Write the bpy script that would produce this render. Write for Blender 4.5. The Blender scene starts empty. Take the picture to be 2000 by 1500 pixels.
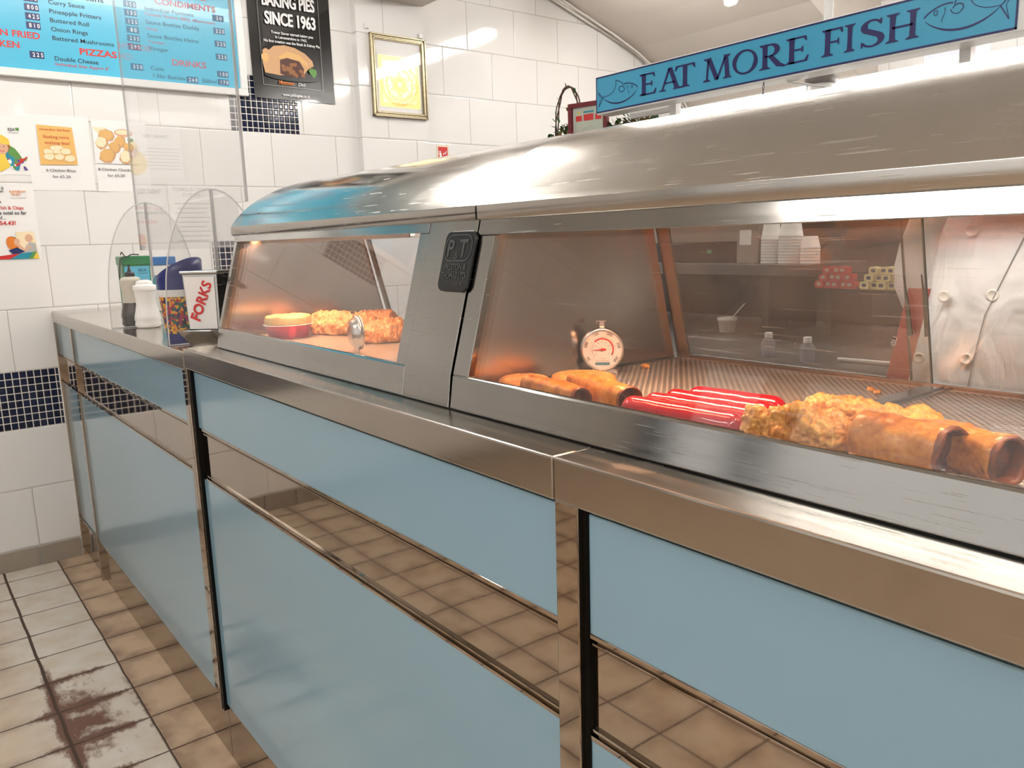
import bpy, bmesh, math, random
from mathutils import Vector, Matrix, noise
R = math.radians
S = bpy.context.scene
COL = S.collection

# ------------------------------------------------------------------ camera, exposure, world, lamps
cam_d = bpy.data.cameras.new('camera'); cam = bpy.data.objects.new('camera', cam_d); COL.objects.link(cam)
cam_d.sensor_width = 36; cam_d.lens = 1554.66/2000*36; cam_d.clip_start = .02
rx = Vector((0.61825553, 0.78543149, -0.02928274)); up = -Vector((0.12235267, -0.13297899, -0.9835377)); bk = Vector((0.77639547, -0.6044948, 0.17831464))
M = Matrix.Identity(4)
for i in range(3): M[i][0] = rx[i]; M[i][1] = up[i]; M[i][2] = bk[i]
M.translation = Vector((3.7024, -.52, 1.274))
cam.matrix_world = M
S.camera = cam
S.view_settings.view_transform = 'Standard'; S.view_settings.look = 'None'; S.view_settings.gamma = 1
S.view_settings.exposure = 1.05
W = bpy.data.worlds.new('world'); S.world = W; W.use_nodes = True
W.node_tree.nodes['Background'].inputs[0].default_value = (1, .95, .9, 1)
W.node_tree.nodes['Background'].inputs[1].default_value = .5
TUBE = 14.0          # strength of the fluorescent tubes
HEAT = .62           # watts of each heat lamp

def area(name, loc, sx, sy, power, color, rot=(0, 0, 0)):
    l = bpy.data.lights.new(name, 'AREA'); l.shape = 'RECTANGLE'; l.size = sx; l.size_y = sy
    l.energy = power; l.color = color; l.spread = R(130)
    o = bpy.data.objects.new(name, l); COL.objects.link(o); o.location = loc; o.rotation_euler = rot
    return o

# ------------------------------------------------------------------ node helpers
class N:
    def __init__(s, name):
        s.m = bpy.data.materials.new(name); s.m.use_nodes = True
        s.t = s.m.node_tree; s.n = s.t.nodes; s.b = s.n['Principled BSDF']; s.out = s.n['Material Output']
    def new(s, typ, **kw):
        n = s.n.new(typ)
        for k, v in kw.items(): setattr(n, k, v)
        return n
    def link(s, a, b): s.t.links.new(a, b)
    def put(s, sock, v):
        if hasattr(v, 'is_output'): s.link(v, sock)
        elif isinstance(v, (tuple, list)) and len(v) == 3 and sock.type == 'RGBA': sock.default_value = (*v, 1)
        else: sock.default_value = v
    def math(s, op, a, b=0.0, c=0.0, clamp=False):
        n = s.new('ShaderNodeMath', operation=op, use_clamp=clamp)
        s.put(n.inputs[0], a); s.put(n.inputs[1], b); s.put(n.inputs[2], c)
        return n.outputs[0]
    def mix(s, f, a, b):
        n = s.new('ShaderNodeMix', data_type='RGBA')
        s.put(n.inputs[0], f); s.put(n.inputs[6], a); s.put(n.inputs[7], b)
        return n.outputs[2]
    def mixf(s, f, a, b):
        n = s.new('ShaderNodeMix', data_type='FLOAT')
        s.put(n.inputs[0], f); s.put(n.inputs[2], a); s.put(n.inputs[3], b)
        return n.outputs[0]
    def rng(s, v, a, b, c=0., d=1., smooth=False):
        n = s.new('ShaderNodeMapRange', clamp=True)
        if smooth: n.interpolation_type = 'SMOOTHSTEP'
        s.put(n.inputs[0], v); s.put(n.inputs[1], a); s.put(n.inputs[2], b); s.put(n.inputs[3], c); s.put(n.inputs[4], d)
        return n.outputs[0]
    def coord(s, kind='Object'):
        if kind == 'World': return s.new('ShaderNodeNewGeometry').outputs['Position']
        return s.new('ShaderNodeTexCoord').outputs[kind]
    def scaled(s, v, sc):
        n = s.new('ShaderNodeMapping'); s.link(v, n.inputs[0]); n.inputs['Scale'].default_value = sc
        return n.outputs[0]
    def noise(s, v, scale, detail=3., rough=.5, dist=0.):
        n = s.new('ShaderNodeTexNoise'); s.link(v, n.inputs['Vector'])
        n.inputs['Scale'].default_value = scale; n.inputs['Detail'].default_value = detail
        n.inputs['Roughness'].default_value = rough; n.inputs['Distortion'].default_value = dist
        return n.outputs['Fac']
    def bump(s, h, strength=.3, dist=.001):
        n = s.new('ShaderNodeBump'); s.put(n.inputs['Height'], h)
        n.inputs['Strength'].default_value = strength; n.inputs['Distance'].default_value = dist
        s.link(n.outputs[0], s.b.inputs['Normal']); return n
    def set(s, **kw):
        for k, v in kw.items():
            s.put(s.b.inputs[{'col': 'Base Color', 'rough': 'Roughness', 'metal': 'Metallic', 'coat': 'Coat Weight', 'crough': 'Coat Roughness', 'trans': 'Transmission Weight', 'sss': 'Subsurface Weight', 'emis': 'Emission Color', 'estr': 'Emission Strength', 'alpha': 'Alpha', 'ior': 'IOR', 'aniso': 'Anisotropic', 'spec': 'Specular IOR Level'}[k]], v)
        return s

def plain(name, col, rough=.5, metal=0., var=.0, scale=20., bump=0., **kw):
    n = N(name); v = n.coord()
    f = n.noise(v, scale, 4)
    n.set(col=n.mix(f, tuple(c*(1-var) for c in col), tuple(min(1, c*(1+var)) for c in col)), rough=rough, metal=metal, **kw)
    if bump: n.bump(f, bump, .002)
    return n.m

def emissive(name, col, strength):
    n = N(name); n.set(col=(.8, .8, .8), emis=col, estr=strength); return n.m

def steel(name, col=(.56, .535, .50), rough=.25, brush=(3, 160, 160), bstr=.12, scratch=.5, wave=0., smudge=.3):
    n = N(name); v = n.coord('World')
    br = n.noise(n.scaled(v, brush), 1., 5, .6)
    sm = n.noise(v, 5., 4, .6, .4)
    tot = None
    for i_, (rx_, ry_) in enumerate(((.3, .55), (-.4, -.8), (.9, 1.35), (.2, 1.9))):
        mp = n.new('ShaderNodeMapping'); n.link(v, mp.inputs[0]); mp.inputs['Rotation'].default_value = (rx_, ry_, .3*i_); mp.inputs['Scale'].default_value = (9, 9, 520)
        ln = n.math('MULTIPLY', n.rng(n.noise(mp.outputs[0], 1., 1., .4), .70, .74), n.rng(n.noise(v, 10+4*i_, 1), .53, .60))
        tot = ln if tot is None else n.math('MAXIMUM', tot, ln)
    sc = n.math('MULTIPLY', tot, scratch)
    r1 = n.math('ADD', rough, n.math('MULTIPLY', n.math('SUBTRACT', br, .5), .30*rough/.25))
    r2 = n.math('ADD', r1, n.math('MULTIPLY', n.rng(sm, .42, .7), smudge*rough))
    n.set(col=n.mix(n.rng(sm, .35, .75), tuple(c*.9 for c in col), col), metal=1., rough=n.math('ADD', r2, n.math('MULTIPLY', sc, .3), clamp=True))
    b = n.bump(n.math('MULTIPLY', sc, 1.), bstr, .00015)
    if wave:
        b2 = n.new('ShaderNodeBump'); n.link(n.noise(v, 4.5, 1.), b2.inputs['Height'])
        b2.inputs['Strength'].default_value = wave; b2.inputs['Distance'].default_value = .01
        n.link(b2.outputs[0], b.inputs['Normal'])
    return n.m

def glass(name, tint=(1, 1, 1), haze=.0, ior=1.5, rough=.0, scr=.0, hazecol=(.9, .9, .9)):
    n = N(name); n.n.remove(n.b)
    tr = n.new('ShaderNodeBsdfTransparent'); tr.inputs[0].default_value = (*tint, 1)
    gl = n.new('ShaderNodeBsdfGlossy'); gl.inputs['Roughness'].default_value = rough
    df = n.new('ShaderNodeBsdfDiffuse'); df.inputs[0].default_value = (*hazecol, 1)
    fr = n.new('ShaderNodeFresnel'); fr.inputs[0].default_value = ior
    v = n.coord('World')
    gm = n.new('ShaderNodeNewGeometry')
    n.link(n.mixf(gm.outputs['Backfacing'], ior, 1/ior), fr.inputs[0])
    h = haze
    if scr:
        tot = None
        for i, rz in enumerate((.5, -.7, 1.25, .1)):
            mp = n.new('ShaderNodeMapping'); n.link(v, mp.inputs[0]); mp.inputs['Rotation'].default_value = (0, rz, .2*i); mp.inputs['Scale'].default_value = (7, 7, 420)
            nz = n.noise(mp.outputs[0], 1., 1., .4)
            ln = n.math('MULTIPLY', n.rng(nz, .715, .76), n.rng(n.noise(v, 14+3*i, 1), .5, .62))
            tot = ln if tot is None else n.math('MAXIMUM', tot, ln)
        sp = n.rng(n.noise(v, 260, 1), .74, .8)
        sm = n.rng(n.noise(v, 9, 4, .7), .4, .8, 0, haze*1.2)
        h = n.math('ADD', n.math('MULTIPLY', n.math('MAXIMUM', tot, sp), scr), n.math('ADD', haze, sm), clamp=True)
    m1 = n.new('ShaderNodeMixShader'); n.put(m1.inputs[0], h); n.link(tr.outputs[0], m1.inputs[1]); n.link(df.outputs[0], m1.inputs[2])
    m2 = n.new('ShaderNodeMixShader'); n.link(fr.outputs[0], m2.inputs[0]); n.link(m1.outputs[0], m2.inputs[1]); n.link(gl.outputs[0], m2.inputs[2])
    n.link(m2.outputs[0], n.out.inputs[0])
    return n.m

# ------------------------------------------------------------------ mesh helpers
_tc = {}
def text2d(s, bold=0.):
    k = (s, bold)
    if k not in _tc:
        c = bpy.data.curves.new('t', 'FONT'); c.body = s; c.size = 1; c.resolution_u = 3; c.offset = bold; c.fill_mode = 'FRONT'
        o = bpy.data.objects.new('t', c); me = bpy.data.meshes.new_from_object(o)
        vs = [(v.co.x, v.co.y) for v in me.vertices]; fs = [tuple(p.vertices) for p in me.polygons]
        bpy.data.objects.remove(o); bpy.data.curves.remove(c); bpy.data.meshes.remove(me)
        _tc[k] = (vs, fs)
    return _tc[k]

class F:                                   # a local frame: origin, axes u (right), v (up), w (out)
    def __init__(s, o, u, v, w): s.o, s.u, s.v, s.w = map(Vector, (o, u, v, w))
    def __call__(s, a, b, c=0.): return s.o + s.u*a + s.v*b + s.w*c
WALL = F((0, 0, 0), (0, 1, 0), (0, 0, 1), (1, 0, 0))
FRONT = lambda y: F((0, y, 0), (1, 0, 0), (0, 0, 1), (0, -1, 0))

class MB:
    def __init__(s, *mats): s.v = []; s.f = []; s.mi = []; s.sm = []; s.mats = list(mats)
    def add(s, vs, fs, mi=0, smooth=False):
        o = len(s.v); s.v += [tuple(p) for p in vs]
        for f in fs: s.f.append(tuple(i+o for i in f)); s.mi.append(mi); s.sm.append(smooth)
        return s
    def box(s, x0, x1, y0, y1, z0, z1, mi=0):
        return s.add([(x, y, z) for z in (z0, z1) for y in (y0, y1) for x in (x0, x1)], [(0, 2, 3, 1), (4, 5, 7, 6), (0, 1, 5, 4), (2, 6, 7, 3), (0, 4, 6, 2), (1, 3, 7, 5)], mi)
    def fbox(s, fr, a0, a1, b0, b1, c0, c1, mi=0):
        return s.add([fr(a, b, c) for c in (c0, c1) for b in (b0, b1) for a in (a0, a1)], [(0, 2, 3, 1), (4, 5, 7, 6), (0, 1, 5, 4), (2, 6, 7, 3), (0, 4, 6, 2), (1, 3, 7, 5)], mi)
    def poly(s, fr, pts, c=0., mi=0): return s.add([fr(a, b, c) for a, b in pts], [tuple(range(len(pts)))], mi)
    def prism(s, fr, pts, c0, c1, mi=0, smooth=False):
        n = len(pts)
        s.add([fr(a, b, c) for c in (c0, c1) for a, b in pts], [tuple(range(n))[::-1], tuple(range(n, 2*n))], mi)
        o = len(s.v)-2*n
        for i in range(n):
            j = (i+1) % n; s.f.append((o+i, o+j, o+n+j, o+n+i)); s.mi.append(mi); s.sm.append(smooth)
        return s
    def strip(s, p0, p1, mi=0, smooth=True, closed=False):     # quads between two equal rows
        n = len(p0); k = n if closed else n-1
        return s.add(list(p0)+list(p1), [(i, (i+1) % n, n+(i+1) % n, n+i) for i in range(k)], mi, smooth)
    def grid(s, rows, mi=0, smooth=True, closed=False):
        n = len(rows[0]); vs = [p for r in rows for p in r]; fs = []
        for j in range(len(rows)-1):
            for i in range(n if closed else n-1): fs.append((j*n+i, j*n+(i+1) % n, (j+1)*n+(i+1) % n, (j+1)*n+i))
        return s.add(vs, fs, mi, smooth)
    def lathe(s, c, prof, seg=28, mi=0, axis='z', cap=True, sy=1.):
        rows = []
        for r, h in prof:
            row = []
            for i in range(seg):
                a = 2*math.pi*i/seg; p = (r*math.cos(a), r*math.sin(a)*sy, h)
                if axis == 'y': p = (p[0], -h, p[1])
                if axis == 'x': p = (h, p[0], p[1])
                row.append(Vector(c)+Vector(p))
            rows.append(row)
        s.grid(rows, mi, True, True)
        if cap:
            s.add(rows[0], [tuple(range(seg))[::-1]], mi); s.add(rows[-1], [tuple(range(seg))], mi)
        return s
    def tube(s, pts, r, seg=8, mi=0, cap=True):
        pts = [Vector(p) for p in pts]; rows = []
        rr = r if isinstance(r, (list, tuple)) else [r]*len(pts)
        t0 = (pts[1]-pts[0]).normalized(); up = Vector((0, 0, 1)) if abs(t0.z) < .9 else Vector((1, 0, 0))
        for i, p in enumerate(pts):
            t = (pts[min(i+1, len(pts)-1)]-pts[max(i-1, 0)]).normalized()
            a = t.cross(up).normalized(); b = a.cross(t).normalized(); up = b
            rows.append([p+(a*math.cos(2*math.pi*k/seg)+b*math.sin(2*math.pi*k/seg))*rr[i] for k in range(seg)])
        s.grid(rows, mi, True, True)
        if cap: s.add(rows[0], [tuple(range(seg))[::-1]], mi); s.add(rows[-1], [tuple(range(seg))], mi)
        return s
    def text(s, fr, st, a, b, size, c=.0006, mi=0, bold=.0, align='l', sx=1., width=None, rot=0., sh=0.):
        vs, fs = text2d(st, bold)
        if not vs: return s
        w = max(v[0] for v in vs)
        if width: sx = width/(w*size)
        off = 0 if align == 'l' else (-w/2 if align == 'c' else -w)
        co, si = math.cos(rot), math.sin(rot); out = []
        for x, y in vs:
            X, Y = (x+off+sh*y)*size*sx, y*size
            out.append(fr(a+X*co-Y*si, b+X*si+Y*co, c))
        return s.add(out, fs, mi)
    def ribbon(s, fr, pts, w, c=.0006, mi=0):
        n = len(pts); L = []; Rr = []
        for i, p in enumerate(pts):
            q0 = pts[max(i-1, 0)]; q1 = pts[min(i+1, n-1)]
            dx, dy = q1[0]-q0[0], q1[1]-q0[1]; l = math.hypot(dx, dy) or 1
            ww = (w[i] if isinstance(w, (list, tuple)) else w)/2
            L.append(fr(p[0]-dy/l*ww, p[1]+dx/l*ww, c)); Rr.append(fr(p[0]+dy/l*ww, p[1]-dx/l*ww, c))
        return s.strip(L, Rr, mi, False)
    def ell(s, fr, a, b, ra, rb, c=.0004, mi=0, n=20, rot=0., j=0., seed=0):
        rnd = random.Random(seed); pts = []
        for i in range(n):
            t = 2*math.pi*i/n; k = 1+rnd.uniform(-j, j); x, y = ra*k*math.cos(t), rb*k*math.sin(t)
            pts.append((a+x*math.cos(rot)-y*math.sin(rot), b+x*math.sin(rot)+y*math.cos(rot)))
        return s.poly(fr, pts, c, mi)
    def build(s, name, parent=None, bevel=0., seg=2, sub=0, smooth=False, closed=True, loc=None):
        me = bpy.data.meshes.new(name); vs = s.v
        o = bpy.data.objects.new(name, me)
        org = Vector((0, 0, 0))
        if vs:
            org = Vector((sum(v[0] for v in vs)/len(vs), sum(v[1] for v in vs)/len(vs), min(v[2] for v in vs))) if parent is None else wloc(parent)
            if loc: org = Vector(loc)
        me.from_pydata([Vector(v)-org for v in vs], [], s.f)
        for m in s.mats: me.materials.append(m)
        for p, mi, sm in zip(me.polygons, s.mi, s.sm): p.material_index = mi; p.use_smooth = sm or smooth
        me.update()
        if closed:
            bm = bmesh.new(); bm.from_mesh(me); bmesh.ops.recalc_face_normals(bm, faces=bm.faces); bm.to_mesh(me); bm.free()
        COL.objects.link(o)
        if parent is None: o.location = org
        else: o.parent = parent
        if bevel:
            b = o.modifiers.new('b', 'BEVEL'); b.width = bevel; b.segments = seg; b.limit_method = 'ANGLE'; b.angle_limit = R(40)
        if sub:
            b = o.modifiers.new('s', 'SUBSURF'); b.levels = b.render_levels = sub
        return o
def wloc(o):
    l = Vector((0, 0, 0))
    while o is not None: l += o.location; o = o.parent
    return l
def tag(o, label=None, cat=None, group=None, kind=None):
    if label: o['label'] = label
    if cat: o['category'] = cat
    if group: o['group'] = group
    if kind: o['kind'] = kind
    return o
def thing(name, loc, label, cat, group=None):
    o = bpy.data.objects.new(name, None); COL.objects.link(o); o.location = loc; o.empty_display_size = .05
    return tag(o, label, cat, group)
def struct(mb, name, parent=None, **kw): return tag(mb.build(name, parent, **kw), kind='structure')
def rrect(a0, a1, b0, b1, r, n=5):
    pts = []
    for cx, cy, s in ((a1-r, b1-r, 0), (a0+r, b1-r, 90), (a0+r, b0+r, 180), (a1-r, b0+r, 270)):
        for i in range(n+1):
            t = R(s+90*i/n); pts.append((cx+r*math.cos(t), cy+r*math.sin(t)))
    return pts

# ------------------------------------------------------------------ materials
def wall_tile(name, ax='Y', blocks=(), off=-.149, z0=.813, low=True):
    n = N(name); p = n.coord('World')
    sp = n.new('ShaderNodeSeparateXYZ'); n.link(p, sp.inputs[0]); u = sp.outputs[ax]; z = sp.outputs['Z']
    above = n.math('GREATER_THAN', z, z0) if low else 1.0
    zz = n.math('SUBTRACT', z, z0)
    if low: zz = n.mixf(above, n.math('SUBTRACT', z, .578), zz)
    pz = n.mixf(above, .2475, .2455) if low else .2455
    row = n.math('DIVIDE', zz, pz)
    rf = n.math('FLOOR', row); rfr = n.math('SUBTRACT', row, rf)
    par = n.math('FLOORED_MODULO', rf, 2.)
    uu = n.math('DIVIDE', n.math('SUBTRACT', n.math('SUBTRACT', u, off), n.math('MULTIPLY', par, .1625)), .325)
    uf = n.math('FRACT', uu)
    du = n.math('MULTIPLY', n.math('MINIMUM', uf, n.math('SUBTRACT', 1., uf)), .325)
    dz = n.math('MULTIPLY', n.math('MINIMUM', rfr, n.math('SUBTRACT', 1., rfr)), .2455)
    d = n.math('MINIMUM', du, dz)
    tile = n.rng(d, .0009, .0016); hgt = n.rng(d, .0006, .006, smooth=True)
    # mosaic
    mu = n.math('DIVIDE', n.math('SUBTRACT', u, .805), .0255); mz = n.math('DIVIDE', n.math('SUBTRACT', z, .578), .0294)
    fu = n.math('FRACT', mu); fz = n.math('FRACT', mz)
    md = n.math('MINIMUM', n.math('MULTIPLY', n.math('MINIMUM', fu, n.math('SUBTRACT', 1., fu)), .0255), n.math('MULTIPLY', n.math('MINIMUM', fz, n.math('SUBTRACT', 1., fz)), .0294))
    mt = n.rng(md, .0012, .0019); mh = n.rng(md, .001, .0065, smooth=True)
    cell = n.new('ShaderNodeTexWhiteNoise', noise_dimensions='2D'); cb = n.new('ShaderNodeCombineXYZ')
    n.link(n.math('FLOOR', mu), cb.inputs[0]); n.link(n.math('FLOOR', mz), cb.inputs[1]); n.link(cb.outputs[0], cell.inputs['Vector'])
    def inside(a0, a1, b0, b1):
        k = n.math('MULTIPLY', n.math('GREATER_THAN', u, a0), n.math('LESS_THAN', u, a1))
        return n.math('MULTIPLY', k, n.math('MULTIPLY', n.math('GREATER_THAN', z, b0), n.math('LESS_THAN', z, b1)))
    msk = 0.
    bl = list(blocks)
    for b in bl:
        k = inside(*b); msk = k if isinstance(msk, float) else n.math('MAXIMUM', msk, k)
    ns = n.noise(p, 3., 2)
    tc = n.mix(tile, (.40, .375, .34), n.mix(ns, (.80, .785, .765), (.84, .83, .815)))
    mc = n.mix(mt, (.80, .76, .70), n.mix(cell.outputs[0], (.003, .006, .022), (.008, .014, .05)))
    n.set(col=n.mix(msk, tc, mc), rough=n.mixf(msk, n.mixf(tile, .6, .07), n.mixf(mt, .6, .08)))
    bp = n.bump(n.mixf(msk, n.math('ADD', hgt, n.math('MULTIPLY', n.noise(p, 5., 1), .9)), mh), .55, .0022)
    return n.m

MW = wall_tile('white_wall_tile', blocks=[(-9, 0., .578, .813), (.805, 1.13, 1.795, 2.0405), (.672, .997, 1.0585, 1.3045), (-1.145, -.82, 1.795, 2.0405)])
MW2 = wall_tile('white_wall_tile_plain', ax='X')
MP = wall_tile('pilaster_tile', off=-.04, low=False, z0=.810)

def floor_mat():
    n = N('quarry_floor_tile'); p = n.coord('World'); sp = n.new('ShaderNodeSeparateXYZ'); n.link(p, sp.inputs[0]); x, y = sp.outputs[0], sp.outputs[1]
    wob = n.math('MULTIPLY', n.math('SUBTRACT', n.noise(p, 9., 2), .5), .006)
    tx = n.math('DIVIDE', n.math('SUBTRACT', n.math('ADD', x, wob), .318), .1935); ty = n.math('DIVIDE', n.math('SUBTRACT', n.math('ADD', y, wob), -.095), .195)
    fx, fy = n.math('FRACT', tx), n.math('FRACT', ty)
    dx = n.math('MULTIPLY', n.math('MINIMUM', fx, n.math('SUBTRACT', 1., fx)), .1935); dy = n.math('MULTIPLY', n.math('MINIMUM', fy, n.math('SUBTRACT', 1., fy)), .195)
    d = n.math('MINIMUM', dx, dy)
    row = n.math('FLOOR', ty)
    cb = n.new('ShaderNodeCombineXYZ'); n.link(n.math('FLOOR', tx), cb.inputs[0]); n.link(row, cb.inputs[1])
    wn = n.new('ShaderNodeTexWhiteNoise', noise_dimensions='2D'); n.link(cb.outputs[0], wn.inputs['Vector'])
    n1 = n.noise(p, 11., 3, .55); n2 = n.noise(p, 4., 2, .5)
    edge = n.rng(d, .0, .045)                                    # flame-shaded tile borders
    beige = n.mix(n.rng(n.math('ADD', n.math('ADD', n1, n.math('MULTIPLY', edge, .35)), n.math('MULTIPLY', wn.outputs[0], .12)), .5, .95), (.30, .20, .135), (.60, .455, .315))
    white = n.mix(n.rng(n1, .35, .7), (.62, .53, .43), (.70, .66, .60))
    cream = n.math('MULTIPLY', n.math('LESS_THAN', y, -.095), n.math('GREATER_THAN', y, -1.07))
    traffic = n.rng(n2, .25, .45)
    near = n.rng(y, -.45, -.30)
    base = n.mix(n.math('MULTIPLY', cream, n.math('MAXIMUM', near, n.math('MULTIPLY', traffic, .35))), beige, white)
    gw = n.math('MULTIPLY', n.rng(n.math('ABSOLUTE', n.math('ADD', y, .29)), .0, .03, 1., 0.), .0022)
    gr = n.rng(n.math('SUBTRACT', d, gw), .0018, .0032)
    # worn brown patch
    ex = n.math('DIVIDE', n.math('SUBTRACT', x, 1.36), .30); ey = n.math('DIVIDE', n.math('ADD', y, .235), .105)
    rr = n.math('ADD', n.math('MULTIPLY', ex, ex), n.math('MULTIPLY', ey, ey))
    jn = n.math('MULTIPLY', n.rng(d, 0., .03, .38, 0.), 1.)
    st = n.math('ADD', n.math('SUBTRACT', n.math('ADD', n.noise(n.scaled(p, (14, 30, 1)), 1., 6, .75), jn), n.math('MULTIPLY', rr, .20)), 0.)
    core = n.rng(n.math('ADD', rr, n.math('MULTIPLY', n.math('SUBTRACT', n.noise(p, 22., 3), .5), 1.6)), .05, .45, 1., 0.)
    stain = n.math('MAXIMUM', n.rng(st, .40, .60), core)
    c = n.mix(n.math('MULTIPLY', stain, .95), base, (.135, .048, .024))
    n.set(col=n.mix(gr, (.075, .045, .03), c), rough=n.mixf(gr, .8, n.math('ADD', .32, n.math('MULTIPLY', n1, .2))))
    n.bump(n.math('ADD', n.rng(d, .0015, .006, smooth=True), n.math('MULTIPLY', n1, .15)), .5, .0025)
    return n.m
MF = floor_mat()
m_navyf = plain('dark_blue_frame', (.02, .035, .06), .4)
m_skirt = plain('grey_beige_skirting_tile', (.33, .285, .235), .35, var=.15, scale=8)
m_ceil = plain('cream_paint', (.80, .765, .72), .6, var=.03, scale=3)
m_slope = plain('beige_paint', (.70, .64, .58), .6, var=.03, scale=2)
m_white = plain('white_paint', (.80, .79, .77), .4, var=.02)
m_st = steel('brushed_steel', (.46, .45, .43), .115, bstr=.3, scratch=.8)
m_hood = steel('polished_hood_steel', (.56, .53, .49), .11, brush=(2, 60, 60), bstr=.2, smudge=.6, scratch=.8)
m_hood2 = steel('brushed_hood_steel', (.66, .625, .58), .21, brush=(2, 60, 60), bstr=.3, smudge=.35, scratch=1.)
m_pol = steel('polished_steel', (.52, .45, .38), .028, bstr=.02, scratch=.1, wave=.05)
m_fas = steel('fascia_steel', (.54, .50, .45), .12, bstr=.03, scratch=.2)
m_top = steel('worktop_steel', (.54, .515, .48), .22, brush=(2, 60, 60), bstr=.1, scratch=.3, smudge=.05)
m_dk = steel('dark_gap_steel', (.02, .02, .02), .4)
m_in = plain('inner_case_steel', (.50, .45, .41), .22, metal=1., var=.04, scale=3)
m_worn = plain('stained_frame_steel', (.33, .25, .19), .35, metal=1., var=.25, scale=12)
m_kick = steel('kick_plate_steel', (.40, .345, .29), .07, bstr=.1, scratch=.3, wave=.05)
m_black = plain('black_plastic', (.012, .012, .013), .22); m_emb = plain('highlight_black_relief', (.07, .07, .075), .18)  # relief black is lighter: highlights on the raised lettering put into its colour
m_blue = N('pale_blue_laminate')
v = m_blue.coord('World')
m_blue.set(col=m_blue.mix(m_blue.noise(v, 1.3, 2), (.24, .395, .50), (.26, .42, .52)), rough=.13, coat=.25, crough=.1)
m_blue = m_blue.m
m_glass = glass('case_glass', haze=.008, scr=.07)
m_bglass = glass('scratched_back_glass', (.80, .80, .78), haze=.028, scr=.22)
m_acr = glass('clear_acrylic', (.98, .98, .98), haze=.035, ior=1.40)
m_edge = glass('acrylic_edge', (.6, .6, .6), haze=.45, ior=1.5, hazecol=(.85, .85, .85))
m_cyan = plain('sky_blue_print', (.10, .50, .72), .22, var=.02, scale=2, coat=.3)
m_cyan2 = plain('sky_blue_sign', (.055, .36, .58), .25, var=.02, scale=2, coat=.3)
m_navy = plain('navy_print', (.02, .035, .14), .35)
m_ink = plain('dark_ink', (.015, .02, .04), .4)
m_red = plain('red_print', (.62, .03, .03), .4)
m_paper = plain('white_paper', (.86, .85, .84), .45, var=.02)
m_al = plain('white_aluminium', (.78, .78, .77), .25)
m_pw = plain('white_print', (.85, .85, .85), .4)
m_bk = plain('black_print', (.012, .012, .012), .16, coat=.5)
m_gold = plain('gold_foil', (.80, .56, .20), .22, metal=1., var=.35, scale=90, bump=.5)
m_gold2 = plain('embossed_gold', (.42, .25, .06), .3, metal=.9, var=.3, scale=60)
m_frame = plain('antique_gilt', (.33, .28, .18), .3, metal=.8, var=.4, scale=60)

# ------------------------------------------------------------------ the room
def room():
    struct(MB(MF).box(-.1, 7.2, -3.2, 4.3, -.1, 0), 'floor')
    struct(MB(MW).box(-.2, 0, -3.2, 4.3, 0, 3.3), 'wall_left')
    struct(MB(MW2).box(7.0, 7.2, -3.2, 4.3, 0, 3.3), 'wall_right')
    struct(MB(MW2).box(0, 7.0, 4.1, 4.3, 0, 3.3), 'wall_rear')
    w = MB(m_slope)                                              # shop front: piers, stall riser and head round two big windows
    w.box(0, 7, -3.2, -3.0, 0, .6).box(0, 7, -3.2, -3.0, 2.35, 2.6)
    for a, b in ((0, .4), (3.3, 3.7), (6.6, 7)): w.box(a, b, -3.2, -3.0, .6, 2.35)
    struct(w, 'wall_front')
    for i, (a, b) in enumerate(((.4, 3.3), (3.7, 6.6))):
        if i == 0: posts = MB(m_navyf).box(.42, .62, -3.13, -3.03, .66, 2.29).box(1.10, 1.30, -3.13, -3.03, .66, 2.29)
        wf = MB(m_al).box(a, b, -3.12, -3.04, .6, .66).box(a, b, -3.12, -3.04, 2.29, 2.35).box(a, a+.06, -3.12, -3.04, .66, 2.29).box(b-.06, b, -3.12, -3.04, .66, 2.29)
        wo = struct(wf, 'window_%d' % (i+1)); MB(m_glass).box(a+.06, b-.06, -3.085, -3.075, .66, 2.29).build('pane', wo)
        if i == 0: posts.build('window_post', wo)
    struct(MB(MP).box(0, .05, 1.435, 1.82, 0, 2.45), 'wall_pilaster')
    struct(MB(m_ceil).box(0, 7, -3.2, 1.82, 2.62, 2.8), 'ceiling')
    struct(MB(m_slope).box(0, 1.1, 1.44, 1.82, 2.45, 2.9), 'trim_1')
    # rear room: flat ceiling, then a coved slope that comes down over the left end
    struct(MB(m_ceil).box(0, 7, 1.82, 4.1, 2.80, 2.9), 'ceiling_rear')
    pr = [(2.45, 2.74), (2.77, 2.634), (3.16, 2.517), (3.40, 2.43), (3.624, 2.325), (3.78, 2.22), (3.881, 2.12), (3.95, 2.0), (4.1, 1.9)]
    poly = pr+[(4.1, 2.8), (2.45, 2.8)]
    struct(MB(m_slope).prism(F((0, 0, 0), (0, 1, 0), (0, 0, 1), (1, 0, 0)), poly, 0, 1.25, smooth=False), 'ceiling_slope')
    b = MB(m_skirt)
    y = 0.
    while y > -3.: b.box(0, .012, y-.151, y-.003, 0, .081); y -= .1535
    struct(b, 'baseboard_left', bevel=.0015)
room()

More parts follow.
